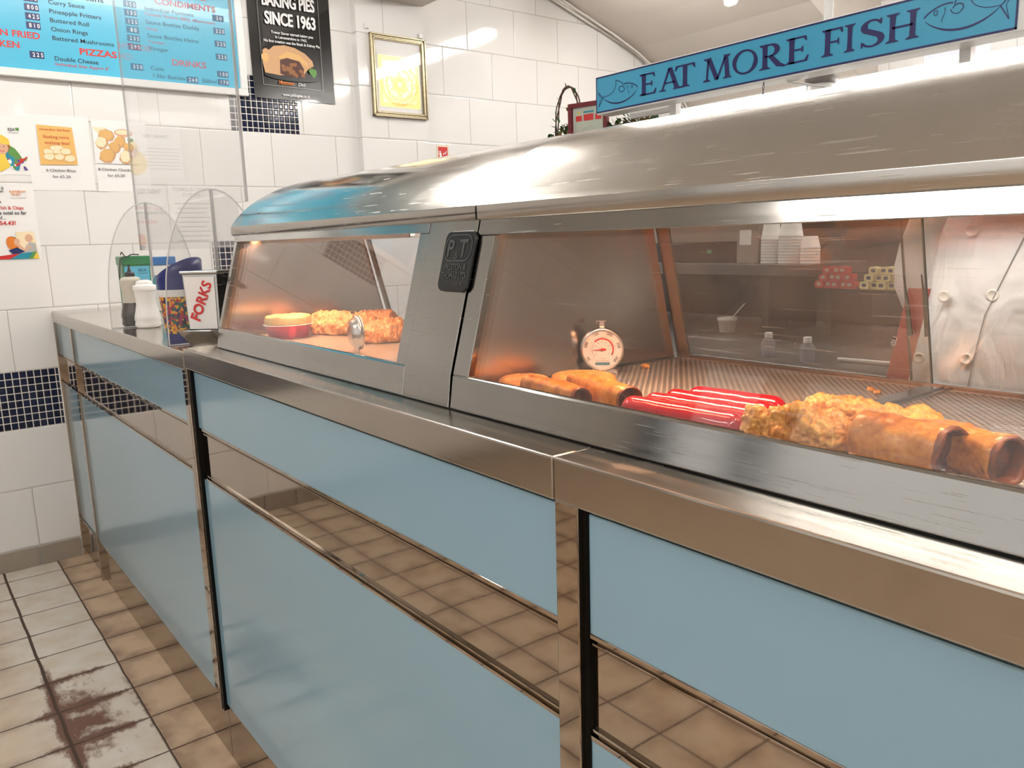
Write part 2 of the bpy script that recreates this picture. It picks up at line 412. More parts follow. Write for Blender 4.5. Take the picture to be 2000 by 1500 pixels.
def batten(x0, x1, y0, y1, z, label):
    t = thing('ceiling_light', ((x0+x1)/2, (y0+y1)/2, z), label, 'light', None)
    MB(m_al).box(x0, x1, y0, y1, z-.03, z).build('housing', t, bevel=.004)
    MB(m_tube if y0 < 1.5 else m_tubek).box(x0+.015, x1-.015, y0+.02, y1-.02, z-.075, z-.03).build('diffuser', t, bevel=.01)
m_tube = emissive('fluorescent_tube', (1., .955, .90), TUBE); m_tubek = emissive('kitchen_tube', (1., .955, .90), TUBE*1.6)
batten(1.02, 1.14, -.75, 1.30, 2.62, 'white fluorescent batten over the left end of the counter')
batten(1.80, 4.0, -1.92, -1.79, 2.62, 'white fluorescent batten over the shop floor by the windows')
batten(4.9, 5.03, -2.3, -.35, 2.62, 'white fluorescent batten over the right end of the shop')
batten(.5, 2.6, 2.62, 2.74, 2.60, 'white fluorescent batten hanging over the kitchen by the tiled wall')
batten(3.2, 5.2, 3.1, 3.22, 2.78, 'white fluorescent batten hanging over the kitchen behind the range')

# ------------------------------------------------------------------ low counter at the left wall
XL, XR, XE = 1.812, 3.117, 4.55          # joints of the range
def panel_bay(t, x0, x1, y=.0, lp='pale blue panel'):
    MB(m_blue).box(x0, x1, .012+y, .03, .868, .998).build('upper_panel', t)
    MB(m_blue).box(x0, x1, .012+y, .03, .165, .745).build('lower_panel', t)
    r = MB(m_pol).box(x0, x1, .016+y, .03, .745, .868)
    r.box(x0, x1, .0105+y, .02, .8625, .868).box(x0, x1, .0105+y, .02, .745, .7505)
    r.box(x0, x1, .012+y, .02, .8545, .858).box(x0, x1, .012+y, .02, .7545, .758)
    o = r.build('middle_rail', t, bevel=.0006)
    tag(o, 'mirror-polished steel strip')
def kick(t, x0, x1):
    k = MB(m_kick).box(x0, x1, .02, .035, 0., .165); k.box(x0, x1, .012, .03, .157, .163)
    k.build('kick_plate', t, bevel=.001)

def serving_counter():
    t = thing('serving_counter', (.9, .3, 0), 'low steel-topped counter with pale blue front panels beside the tiled wall', 'counter')
    w = MB(m_fas)
    # thin folded worktop: the front edge runs straight, with a short angled end at the wall
    fr = F((0, 0, 0), (1, 0, 0), (0, 1, 0), (0, 0, 1))
    w.prism(fr, [(.002, .004), (.31, -.001), (XL-.003, -.001), (XL-.003, .66), (.002, .66)], 1.0, 1.044)
    w.build('worktop', t, bevel=.0025)
    MB(m_dk).box(.02, XL-.01, .03, .64, .14, 1.0).build('carcass', t)
    panel_bay(t, .372, XL-.03)
    panel_bay(t, .012, .350, .004)
    p = MB(m_pol).box(.350, .372, .004, .03, .0, 1.0); p.build('post', t, bevel=.001)
    p = MB(m_pol).box(0.001, .012, .004, .03, .0, 1.0); p.build('post', t, bevel=.001)
    p = MB(m_pol).box(XL-.03, XL-.006, .002, .03, .165, 1.0); p.build('post', t, bevel=.001)
    kick(t, .012, XL-.004)
    MB(m_ink).box(.55, 1.0, .32, .324, 1.044, 1.0446).build('slot', t)
    return t
serving_counter()

# ------------------------------------------------------------------ the frying range
def hood_profile(d=0.):
    pts = [(.124, 1.300), (.116, 1.303), (.1160, 1.3195)]
    n = 22
    for i in range(n+1):
        a = R(20+70*i/n)
        pts.append((.42-(.3225-d)*math.cos(a), 1.261+(.1755-d)*math.sin(a)))
    pts += [(.93, 1.4365-d), (.975, 1.42), (.98, 1.30)]
    return pts
def slant(z, off=0.):                      # y of the sloping front at height z
    return .0655+(z-1.098)*.281+off

def case_front(t, x0, x1, gx0, gx1, zt, name_glass=True):
    """steel picture-frame round one leaning pane"""
    YZ = F((0, 0, 0), (0, 1, 0), (0, 0, 1), (1, 0, 0))
    b = MB(m_st)
    # bottom rail
    b.prism(YZ, [(.057, 1.0535), (slant(1.098, -.002), 1.096), (slant(1.098, .0), 1.0985), (slant(1.098, .007), 1.0985), (.074, 1.0535)], x0, x1)
    b.build('bottom_rail', t, bevel=.0015)
    b = MB(m_st)
    b.prism(YZ, [(slant(zt, -.003), zt), (slant(1.305, -.003), 1.305), (slant(1.305, .02), 1.305), (slant(zt, .012), zt)], x0, x1)
    b.build('top_rail', t, bevel=.001)
    for a0, a1, nm in ((x0, gx0, 'left'), (gx1, x1, 'right')):
        if a1-a0 > .002:
            b = MB(m_st)
            b.prism(YZ, [(slant(1.098, -.001), 1.098), (slant(zt, -.001), zt), (slant(zt, .010), zt), (slant(1.098, .010), 1.098)], a0, a1)
            b.build('side_rail', t, bevel=.001)
    g = MB(m_glass)
    g.prism(YZ, [(slant(1.085, .008), 1.085), (slant(1.298, .008), 1.298), (slant(1.298, .012), 1.298), (slant(1.085, .012), 1.085)], gx0-.003, gx1+.003)
    g.build('front_glass', t)

def mesh_tray_mat():
    n = N('perforated_tray'); p = n.coord('World'); sp = n.new('ShaderNodeSeparateXYZ'); n.link(p, sp.inputs[0]); x, y = sp.outputs[0], sp.outputs[1]
    px, py = .0098, .0058
    ry = n.math('DIVIDE', y, py); fy = n.math('ABSOLUTE', n.math('SUBTRACT', n.math('FRACT', ry), .5))
    rx_ = n.math('ADD', n.math('DIVIDE', x, px), n.math('MULTIPLY', n.math('FLOORED_MODULO', n.math('FLOOR', ry), 2.), .5))
    fx = n.math('ABSOLUTE', n.math('SUBTRACT', n.math('FRACT', rx_), .5))
    hole = n.math('MULTIPLY', n.math('LESS_THAN', fx, .33), n.math('LESS_THAN', fy, .29))
    n.set(col=n.mix(n.noise(p, 30, 3), (.60, .56, .52), (.78, .74, .70)), metal=.45, rough=.3)
    tr = n.new('ShaderNodeBsdfTransparent'); mx = n.new('ShaderNodeMixShader')
    n.link(hole, mx.inputs[0]); n.link(n.b.outputs[0], mx.inputs[1]); n.link(tr.outputs[0], mx.inputs[2]); n.link(mx.outputs[0], n.out.inputs[0])
    return n.m
m_tray = mesh_tray_mat()
m_pan = plain('greasy_pan', (.16, .125, .10), .35, metal=.6, var=.5, scale=30)
m_lamp = emissive('heat_lamp_glow', (1., .42, .16), 22.)

def frying_range():
    t = thing('frying_range', (3.1, .4, 0), 'long stainless steel frying range with domed hood, glazed hot cases and pale blue front', 'range')
    fr = F((0, 0, 0), (1, 0, 0), (0, 1, 0), (0, 0, 1))
    for a, b in ((XL, 3.0988), (3.0992, XE)):
        w = MB(m_fas, m_top).prism(fr, [(a, 0), (b, 0), (b, .66), (a, .66)], 1.005, 1.052); w.mi[1] = 1; w.build('worktop', t, bevel=.0025)
    MB(m_dk).box(XL+.01, XE, .032, .64, .14, 1.005).build('carcass', t)
    panel_bay(t, XL+.024, 3.0985); panel_bay(t, 3.140, XE)
    MB(m_dk).box(3.133, 3.140, .010, .03, .165, 1.005).build('shadow_gap', t); MB(m_dk).box(XL+.012, XL+.024, .004, .03, .15, 1.005).build('shadow_gap', t)
    MB(m_pol).box(3.0985, 3.133, .002, .03, .0, 1.005).build('post', t, bevel=.0012)
    MB(m_pol).box(XL, XL+.012, .001, .03, .150, 1.005).build('post', t, bevel=.001)
    kick(t, XL, XE)
    MB(m_dk).lathe((1.94, .019, .035), [(.0001, 0), (.003, 0), (.003, .003), (.0001, .003)], 10, axis='y').build('screw', t)
    # black seam where the cases sit on the worktop
    MB(m_dk).box(1.885, XE, .058, .074, 1.052, 1.0538).build('seam', t)
    case_front(t, 1.878, 2.699, 1.895, 2.672, 1.287)
    case_front(t, 2.823, XE, 2.858, XE-.05, 1.281)
    # logo column
    YZ = F((0, 0, 0), (0, 1, 0), (0, 0, 1), (1, 0, 0))
    c = MB(m_st).prism(YZ, [(.057, 1.0535), (slant(1.098, -.003), 1.098), (slant(1.305, -.003), 1.305), (slant(1.305, .03), 1.305), (.10, 1.0535)], 2.7005, 2.8195)
    c.build('centre_column', t, bevel=.001)
    # plaque
    s = .281; L = math.hypot(1, s); up_ = Vector((0, s/L, 1/L)); out = Vector((0, -1/L, s/L))
    pf = F((2.790, slant(1.2465, -.003), 1.2465), (1, 0, 0), up_, out)
    pl = MB(m_black).prism(pf, rrect(-.0365, .0365, -.042, .042, .012), .0, .004)
    po = pl.build('maker_plaque', t, bevel=.0012); tag(po, 'black moulded maker plaque')
    e = MB(m_emb); K = .0046
    ring = rrect(-.031, .031, .0, .036, .014, 6); ring.append(ring[0]); e.ribbon(pf, ring, .0018, K)
    e.text(pf, 'P', -.027, .006, .034, K, bold=.02, sx=.95); e.text(pf, '&', -.0065, .003, .014, K, bold=.01); e.text(pf, 'T', .002, .006, .034, K, bold=.02, sx=.95)
    e.text(pf, 'PRESTON &', 0, -.0125, .0125, K, bold=.02, align='c', width=.052); e.text(pf, 'THOMAS LTD.', 0, -.0245, .0125, K, bold=.02, align='c', width=.060)
    e.text(pf, 'CARDIFF, WALES - UK', 0, -.0335, .006, K, bold=.01, align='c', width=.05)
    e.build('plaque_lettering', po)
    # hood, in two lengths with a seam
    for a, b in ((1.866, 2.818), (2.8195, XE+.1)):
        pr = hood_profile(); p0 = [Vector((a, y, z)) for y, z in pr]; p1 = [Vector((b, y, z)) for y, z in pr]
        h = MB(m_hood if a < 2 else m_hood2); h.strip(p0, p1, smooth=True)
        q = hood_profile(.0); o = len(h.v)
        h.add(p0, [tuple(range(len(p0)))[::-1]]); h.add(p1, [tuple(range(len(p1)))])
        ho = h.build('hood', t); m = ho.modifiers.new('w', 'WEIGHTED_NORMAL')
        for p in ho.data.polygons:
            if abs(p.normal.x) < .5 and p.center.z+wloc(t).z < 1.3200: p.use_smooth = False
    sq = hood_profile(.0015); MB(m_dk).strip([Vector((2.8165, y, z)) for y, z in sq], [Vector((2.8205, y, z)) for y, z in sq]).build('seam', t, closed=False)
    MB(m_in).box(1.878, XE, .142, .97, 1.298, 1.3025).build('case_ceiling', t)
    # case floors, ends, lamps, rear glazing
    MB(m_in).box(1.878, XE, .075, .63, 1.053, 1.056).build('case_pan', t)
    for a, b, nm in ((1.893, 2.700, 0), (2.845, 3.246, 1), (3.266, 3.70, 2), (3.716, XE-.02, 3)):
        MB(m_tray).box(a+.004, b-.004, .084, .505, 1.0735, 1.0745).build('perforated_tray', t)
        k = MB(m_in).box(a, b, .078, .086, 1.06, 1.076).box(a, b, .500, .510, 1.06, 1.077).box(a, a+.006, .078, .51, 1.06, 1.0765).box(b-.006, b, .078, .51, 1.06, 1.0765)
        k.build('tray_rim', t, bevel=.0008)
        MB(m_pan).box(a, b, .078, .51, 1.057, 1.0585).build('drip_pan', t)
    MB(m_in).box(3.246, 3.266, .078, .505, 1.06, 1.079).build('tray_divider', t, bevel=.001)
    MB(m_in).box(3.700, 3.716, .078, .505, 1.06, 1.079).build('tray_divider', t, bevel=.001)
    side = [(.070, 1.056), (.125, 1.30), (.437, 1.30), (.497, 1.056)]
    for x in (1.882, 2.700, 2.838):
        MB(m_in).prism(YZ, side, x-.004, x+.003).build('end_panel', t)
    def backf(x0, x1, z0, z1, off, mb, th=.004):      # rear plane leans forward going up
        yy = lambda z: .500-(z-1.075)*.262+off
        mb.prism(YZ, [(yy(z0), z0), (yy(z0)+th, z0), (yy(z1)+th, z1), (yy(z1), z1)], x0, x1)
        return mb
    fb = backf(1.885, 1.905, 1.075, 1.30, 0, MB(m_worn)); backf(2.68, 2.70, 1.075, 1.30, 0, fb); backf(1.885, 2.70, 1.074, 1.083, 0, fb); fb.build('rear_frame', t)
    backf(1.905, 2.68, 1.083, 1.299, .001, MB(m_glass), .003).build('rear_glass', t)
    fb = backf(2.841, 2.866, 1.075, 1.30, 0, MB(m_worn), .006); backf(2.866, XE-.02, 1.074, 1.081, 0, fb); backf(2.866, XE-.02, 1.292, 1.30, 0, fb); fb.build('rear_frame', t, bevel=.001)
    backf(2.866, 3.252, 1.081, 1.294, .001, MB(m_bglass), .003).build('rear_glass', t)
    backf(3.222, 3.70, 1.081, 1.294, .007, MB(m_bglass2), .003).build('rear_glass', t)
    ed = backf(3.2505, 3.252, 1.081, 1.294, .0005, MB(m_edgeg), .004); backf(3.222, 3.2235, 1.081, 1.294, .0065, ed, .004); ed.build('glass_edge', t)
    for xx, of in ((3.228, .005), (3.246, .012)):
        fz = F((xx, .500-(1.18-1.075)*.262+of-.007, 1.18), (1, 0, 0), (0, -.253, .967), (0, -.967, -.253))
        MB(m_edgeg).prism(fz, [(0, -.04), (.006, -.038), (.004, .0), (0, .04)], 0, .003).build('finger_grip', t)
    # quartz heat lamps under the front of the case top
    for x0, x1 in ((1.93, 2.55), (2.93, 3.25), (3.38, 3.75), (3.9, 4.4)):
        lp = MB(m_al).box(x0-.01, x1+.01, .168, .206, 1.293, 1.2975).box(x0-.01, x1+.01, .166, .169, 1.282, 1.2975).build('lamp_housing', t, bevel=.0006)
        MB(m_lamp).tube([(x0+.01, .186, 1.289), (x1-.01, .186, 1.289)], .003, 8).build('lamp_tube', lp)
        area('heat_lamp', ((x0+x1)/2, .186, 1.279), x1-x0, .03, HEAT*(1. if x1 < 3.3 else .55), (1., .55, .32) if x1 < 3.3 else (1., .80, .62))
    for x0 in (2.0,):
        area('heat_lamp', (x0, .20, 1.279), .12, .05, HEAT*.4, (1., .5, .26))
    return t
m_bglass2 = glass('clear_sliding_glass', (.95, .96, .95), haze=.02, scr=.06)
m_edgeg = plain('green_glass_edge', (.10, .13, .11), .2)
range_o = frying_range()

# ------------------------------------------------------------------ menu board
def menu_board():
    t = thing('menu_board', (0, .2, 1.944), 'big sky-blue menu board in a white frame high on the tiled wall', 'menu board')
    y0, y1, z0, z1 = -1.30, .889, 1.944, 2.60
    b = MB(m_al)
    for a in ((y0, y1, z0, z0+.030), (y0, y1, z1-.03, z1), (y0, y0+.032, z0+.03, z1-.03), (y1-.032, y1, z0+.03, z1-.03)): b.fbox(WALL, *a, .0, .030)
    b.build('board_frame', t, bevel=.003)
    MB(m_cyan).fbox(WALL, y0+.03, y1-.03, z0+.028, z1-.028, .0, .014).build('panel', t)
    X = .0150
    d = MB(m_ink); items = [('Baked Beans', .129, 2.258, .20), ('Curry Sauce', .129, 2.226, .127), ('Pineapple Fritters', .128, 2.193, .185), ('Buttered Roll', .127, 2.160, .138), ('Onion Rings', .127, 2.127, .130), ('Battered Mushrooms', .127, 2.0945, .223), ('Double Cheese', .126, 2.0185, .158),
        ('Individual Portions', .481, 2.253, .20), ('Sauce Bottles Daddy', .481, 2.201, .219), ('Sauce Bottles Heinz', .482, 2.148, .21), ('Vineger', .483, 2.0975, .08), ('Cans', .482, 2.019, .054), ('1.5ltr Bottles', .485, 1.989, .135), ('500ml', .69, 1.987, .064)]
    for s, y, z, w in items: d.text(WALL, s, y, z, .0225, X, bold=.008, width=w)
    d.build('dark_lettering', t)
    r = MB(m_red)
    for s, y, z, w, h, al in (('PIZZAS', .218, 2.051, .139, .034, 'l'), ('SOUTHERN FRIED', .087, 2.091, .30, .033, 'r'), ('CHICKEN', .013, 2.050, .15, .033, 'r'), ('SAUCES &', .74, 2.325, .19, .033, 'r'), ('CONDIMENTS', .526, 2.2845, .25, .033, 'l'), ('DRINKS', .57, 2.047, .145, .034, 'l')):
        vs, _ = text2d(s, .025); w0 = max(v[0] for v in vs)
        r.text(WALL, s, y-(w if al == 'r' else 0), z, h, X, bold=.025, width=w)
    for s, y, z, w in (('Individual Size Appro 6"', .127, 2.0, .196), ('Tomato Tartare, BBQ, Mayonnaise', .48, 2.234, .29), ('Chop', .481, 2.177, .045), ('Tomato', .483, 2.126, .065)): r.text(WALL, s, y, z, .0155, X, bold=.004, width=w)
    r.build('red_lettering', t)
    P = [('705', .070, 2.238), ('800', .070, 2.205), ('425', .070, 2.172), ('810', .069, 2.139), ('225', .068, 2.032), ('155', .427, 2.268), ('155', .427, 2.235), ('125', .427, 2.201), ('80', .428, 2.169), ('235', .428, 2.136), ('295', .428, 2.103), ('350', .429, 2.025),
         ('30', .785, 2.262), ('225', .785, 2.209), ('225', .785, 2.156), ('225', .785, 2.102), ('100', .784, 2.030), ('170', .784, 1.996), ('260', .650, 1.994)]
    for s, y, z in P:
        q = MB(m_navy, m_pw); q.fbox(WALL, y-.024, y+.024, z-.0125, z+.0125, .0135, .0158)
        q.text(WALL, ' '.join(s), y+.003, z-.0075, .0215, .0163, 1, bold=.02, align='c', width=.036 if len(s) == 3 else .024)
        q.build('price_plate', t)
menu_board()

# ------------------------------------------------------------------ posters and notices on the wall
def sheet(name, y0, y1, z0, z1, label, cat, mat=None, x=.0005, group=None, curl=.004, seed=1):
    t = thing(name, (x, (y0+y1)/2, z0), label, cat, group)
    m = MB(mat or m_paper); rnd = random.Random(seed); rows = []
    n = 8
    for j in range(n+1):
        row = []
        for i in range(n+1):
            u, v = i/n, j/n
            lift = curl*(abs(u-.5)*2)**3*(abs(v-.5)*2)**2*(1 if (u > .5) == (seed % 2 == 0) else .3)
            row.append(WALL(y0+(y1-y0)*u, z0+(z1-z0)*v, x+.0003+lift))
        rows.append(row)
    m.grid(rows); rows2 = [[p-Vector((.0004, 0, 0)) for p in r] for r in rows]
    m.grid(rows2)
    m.build('sheet', t, closed=False)
    return t
def c_(name, col, rough=.4): return plain(name, col, rough)
m_skin_p = c_('printed_skin', (.72, .42, .28)); m_yel = c_('printed_yellow', (.85, .60, .08)); m_org = c_('printed_orange', (.82, .50, .16)); m_brn = c_('printed_brown', (.30, .12, .04))
m_chk = c_('printed_golden', (.74, .45, .17)); m_chl = c_('printed_cream', (.90, .76, .52)); m_grn = c_('printed_green', (.12, .30, .07)); m_prp = c_('printed_purple', (.15, .08, .30)); m_teal = c_('printed_teal', (.02, .28, .38)); m_gry = c_('printed_grey', (.45, .45, .44)); m_org2 = c_('printed_deep_orange', (.75, .22, .03)); m_tan = c_('printed_tan', (.62, .36, .18)); m_dkbr = c_('printed_dark_brown', (.09, .03, .02))

def bites():
    t = sheet('price_notice', -.004, .222, 1.522, 1.812, 'white paper notice reading 6 Chicken Bites with an orange picture', 'notice', seed=2)
    X = .005
    o = MB(m_org).poly(WALL, [(.034, 1.620), (.166, 1.624), (.160, 1.768), (.036, 1.773)], X-.0003)
    pic = o.build('picture', t)
    b = MB(m_chl, m_chk, m_red)
    rnd = random.Random(3)
    for i, (y, z, r) in enumerate(((.100, 1.678, .03), (.066, 1.668, .019), (.128, 1.672, .02), (.068, 1.650, .021), (.140, 1.645, .022), (.103, 1.650, .019))):
        b.ell(WALL, y, z, r*1.05, r*.75, X+i*.00012, 1, 14, rnd.uniform(-.4, .4), .1, i); b.ell(WALL, y, z+.002, r*.9, r*.58, X+.00006+i*.00012, 0, 14, 0, .12, i+9)
    b.text(WALL, 'Chicken Bites - Real Breast', .044, 1.752, .0115, X+.0006, 2, width=.108)
    b.text(WALL, 'Nothing more,', .052, 1.722, .0185, X+.0006, 2, width=.094, sh=.2); b.text(WALL, 'nothing less!', .056, 1.700, .0185, X+.0006, 2, width=.088, sh=.2)
    b.build('picture_print', pic)
    k = MB(m_ink); k.text(WALL, '6 Chicken Bites', .103, 1.595, .0145, X, bold=.005, align='c', width=.106); k.text(WALL, 'for £5.20', .102, 1.571, .0145, X, bold=.005, align='c', width=.064)
    k.build('lettering', t)
    t = sheet('price_notice', .232, .440, 1.520, 1.806, 'white paper notice reading 8 Chicken Chunks, right of the orange one', 'notice', seed=3)
    pic = MB(m_paper).poly(WALL, [(.232, 1.632), (.395, 1.632), (.395, 1.778), (.234, 1.778)], X-.0004).build('picture', t)
    b = MB(m_chl, m_chk, m_tan, m_skin_p, m_grn)
    for i in range(9): b.ribbon(WALL, [(.236+i*.006, 1.776), (.262+i*.004, 1.744)], .004, X, 0)
    b.ell(WALL, .35, 1.757, .036, .016, X, 3); b.ell(WALL, .35, 1.760, .030, .009, X+.0001, 0); b.ell(WALL, .375, 1.73, .012, .008, X, 4)
    ch = [(.285, 1.742, .030), (.262, 1.712, .027), (.335, 1.722, .027), (.312, 1.697, .026), (.365, 1.698, .022), (.280, 1.662, .034), (.350, 1.660, .030)]
    for i, (y, z, r) in enumerate(ch):
        b.ell(WALL, y, z, r, r*.85, X+.0002+i*.00016, 2, 8, i*.7, .16, i+5); b.ell(WALL, y-.002, z+.003, r*.86, r*.70, X+.00027+i*.00016, 0 if i in (1, 6) else 1, 7, i*.7, .18, i+5)
    b.build('picture_print', pic)
    k = MB(m_ink); k.text(WALL, '8 Chicken Chunks', .303, 1.604, .0145, X, bold=.005, align='c', width=.128); k.text(WALL, 'for £5.20', .305, 1.580, .0145, X, bold=.005, align='c', width=.066)
    k.build('lettering', t)
bites()

def charity():
    t = sheet('charity_poster', -.300, -.003, 1.579, 1.800, 'white charity poster of a smiling rider in a yellow helmet', 'poster', seed=5, curl=.002)
    X = .0032; b = MB(m_ink, m_grn, m_yel, m_skin_p, m_prp, m_red, m_brn, m_teal, m_paper)
    b.text(WALL, 'RDA', -.063, 1.743, .017, X, 0, bold=.01, width=.024); b.ell(WALL, -.034, 1.751, .003, .006, X, 1); b.ell(WALL, -.028, 1.751, .003, .007, X, 1); b.fbox(WALL, -.063, -.028, 1.7365, 1.7375, X, X+.0001, 0)
    b.ell(WALL, -.110, 1.640, .045, .05, X, 2, 18, 0, .05); b.ell(WALL, -.060, 1.632, .016, .04, X+.0001, 7, 12, .4); b.ell(WALL, -.050, 1.655, .014, .030, X+.00014, 1, 11, .5, .3, 5)
    b.ell(WALL, -.092, 1.690, .030, .034, X+.0002, 6); b.ell(WALL, -.090, 1.680, .021, .025, X+.0003, 3); b.poly(WALL, [(-.128, 1.700), (-.062, 1.690), (-.064, 1.712), (-.085, 1.727), (-.115, 1.724)], X+.0004, 2)
    for q, sx in ((-.097, 0), (-.083, 0)): b.ell(WALL, q, 1.684, .0022, .0016, X+.0004, 0)
    b.ribbon(WALL, [(-.098, 1.669), (-.090, 1.665), (-.082, 1.669)], .0022, X+.0004, 5)
    for i in range(16):
        rnd = random.Random(i); b.ell(WALL, rnd.uniform(-.075, -.018), rnd.uniform(1.603, 1.64), .009, .006, X+.0003+i*.00001, (4, 5, 1, 7, 8)[i % 5], 7, rnd.uniform(0, 3), .2, i)
    b.ribbon(WALL, [(-.05, 1.612), (-.009, 1.648)], .005, X+.0006, 5)
    b.text(WALL, 'THANK YOU', -.25, 1.745, .018, X, 0, bold=.01, width=.10)
    for i in range(7): b.fbox(WALL, -.29, -.16+.01*(i % 3), 1.70-i*.014, 1.7015-i*.014, X, X+.0001, 0)
    b.build('print', t)
    t = sheet('charity_poster', -.212, -.003, 1.250, 1.545, 'white thank-you poster with a rainbow ribbon below a mother and baby', 'poster', seed=7, curl=.002)
    b = MB(m_ink, m_red, m_org2, m_gry, m_skin_p, m_brn, m_chl, m_teal, m_grn, m_yel, m_tan, m_navy)
    b.text(WALL, 'THANK YOU!', -.199, 1.512, .030, X, 0, bold=.01, width=.095)
    b.text(WALL, 'RAINBOW', -.085, 1.511, .0125, X, 2, bold=.012, width=.055); b.text(WALL, 'TRUST', -.082, 1.500, .0125, X, 2, bold=.012, width=.034); b.fbox(WALL, -.083, -.030, 1.491, 1.4925, X, X+.0001, 3)
    b.text(WALL, 'to', -.125, 1.471, .018, X, 0, bold=.012, align='c'); b.text(WALL, "Neptune's Fish & Chips", -.200, 1.447, .0185, X, 1, bold=.014, width=.155)
    b.text(WALL, 'for raising a total so far', -.205, 1.428, .0185, X, 0, bold=.014, width=.168); b.text(WALL, 'of...', -.135, 1.409, .018, X, 0, bold=.012); b.text(WALL, '£4,854.43!', -.170, 1.388, .0215, X, 1, bold=.02, width=.092)
    for i in range(6): b.fbox(WALL, -.205, -.155, 1.37-i*.008, 1.371-i*.008, X, X+.0001, 3)
    b.poly(WALL, [(-.080, 1.285), (-.015, 1.288), (-.022, 1.362), (-.085, 1.360)], X, 6)
    b.ell(WALL, -.098, 1.315, .020, .030, X+.0002, 2, 14, .3); b.ell(WALL, -.094, 1.318, .018, .027, X+.0001, 5, 14, .3); b.ell(WALL, -.083, 1.322, .010, .014, X+.0003, 4, 12, -.2); b.poly(WALL, [(-.115, 1.290), (-.085, 1.302), (-.060, 1.285), (-.095, 1.268)], X+.0004, 11)
    b.ell(WALL, -.041, 1.336, .0135, .015, X+.0003, 4); b.poly(WALL, [(-.058, 1.300), (-.040, 1.322), (-.020, 1.315), (-.018, 1.280), (-.055, 1.275)], X+.0004, 3); b.ribbon(WALL, [(-.080, 1.310), (-.060, 1.290), (-.038, 1.305)], .010, X+.0005, 4)
    b.poly(WALL, [(-.208, 1.256), (-.11, 1.256), (-.06, 1.280), (-.208, 1.262)], X+.0006, 1); b.poly(WALL, [(-.115, 1.256), (-.045, 1.256), (-.025, 1.283), (-.075, 1.278)], X+.0007, 7); b.poly(WALL, [(-.050, 1.256), (-.035, 1.256), (-.022, 1.284), (-.032, 1.283)], X+.0008, 8); b.poly(WALL, [(-.036, 1.256), (-.013, 1.256), (-.018, 1.284)], X+.0009, 9)
    b.build('print', t)
    t = sheet('allergy_notice', -.430, -.222, 1.27, 1.56, 'white food allergy notice on the wall left of the thank-you poster', 'notice', seed=8, curl=.002)
    b = MB(m_ink); b.text(WALL, 'FOOD ALLERGY', -.326, 1.525, .021, X, bold=.01, align='c', width=.16); b.text(WALL, 'NOTICE', -.326, 1.502, .021, X, bold=.01, align='c')
    for i in range(9): b.fbox(WALL, -.40+.01*(i % 3), -.25-.01*(i % 2), 1.47-i*.02, 1.474-i*.02, X, X+.0001)
    b.build('lettering', t)
charity()

def pie_poster():
    t = sheet('pie_poster', .922, 1.322, 1.946, 2.512, 'glossy black pie poster with white heading beside the blue menu board', 'poster', mat=m_bk, seed=9, curl=.010, x=.004)
    t2 = t; X = .013
    ln = MB(m_gry); fr_ = [(.968, 2.005), (1.262, 2.000), (1.262, 2.49), (.968, 2.49), (.968, 2.005)]
    for a, b in zip(fr_, fr_[1:]): ln.ribbon(WALL, [a, b], .0014, X)
    ln.build('printed_border', t)
    w = MB(m_pw)
    for s, z, a, b in (('BAKING PIES', 2.350, .988, 1.243), ('SINCE 1963', 2.272, .997, 1.243)):
        for dx in (-.0012, 0, .0012): w.text(WALL, s, a+dx, z, .076, X+dx*.05, bold=.022, width=b-a)
    w.text(WALL, 'Trevor Storer started baking pies', 1.125, 2.232, .0165, X, bold=.02, align='c', width=.205); w.text(WALL, 'in Leicestershire in 1963.', 1.118, 2.213, .0165, X, bold=.02, align='c', width=.155); w.text(WALL, 'His first creation was the Steak & Kidney Pie.', 1.122, 2.193, .0165, X, bold=.02, align='c', width=.275)
    w.text(WALL, 'Deli', 1.135, 2.012, .022, X, align='l', sh=.2); w.text(WALL, 'www.pukkapies.co.uk', 1.125, 1.962, .019, X, bold=.01, align='c', width=.135)
    w.build('white_lettering', t)
    r = MB(m_org2); r.text(WALL, 'Mmmmm', 1.040, 2.013, .024, X, bold=.02, width=.075, sh=.25); r.build('red_lettering', t)
    b = MB(m_tan, m_dkbr, m_brn, m_chk, m_grn, m_black)
    b.ell(WALL, 1.115, 2.052, .14, .022, X, 5, 24)
    crust = [(.975, 2.155), (.99, 2.165), (1.005, 2.158), (1.03, 2.178), (1.08, 2.186), (1.13, 2.180), (1.18, 2.160), (1.215, 2.130), (1.22, 2.108), (1.19, 2.09), (1.17, 2.066), (1.05, 2.052), (.98, 2.058), (.972, 2.10)]
    b.poly(WALL, crust, X+.0002, 0)
    b.poly(WALL, [(1.045, 2.13), (1.09, 2.16), (1.15, 2.15), (1.19, 2.12), (1.19, 2.10), (1.14, 2.128), (1.07, 2.125)], X+.0003, 3)
    b.poly(WALL, [(1.052, 2.06), (1.055, 2.12), (1.09, 2.132), (1.15, 2.122), (1.17, 2.09), (1.165, 2.055), (1.10, 2.046)], X+.0004, 1)
    for i in range(14):
        rnd = random.Random(i+40); b.ell(WALL, rnd.uniform(1.065, 1.165), rnd.uniform(2.058, 2.11), .012, .009, X+.0005+i*.00001, 2, 8, i, .2, i)
    b.ell(WALL, 1.215, 2.078, .022, .020, X+.0001, 4, 9, 0, .3, 3); b.ell(WALL, .985, 2.125, .016, .022, X+.0006, 3, 9, 0, .15, 2)
    b.build('picture', t)
pie_poster()

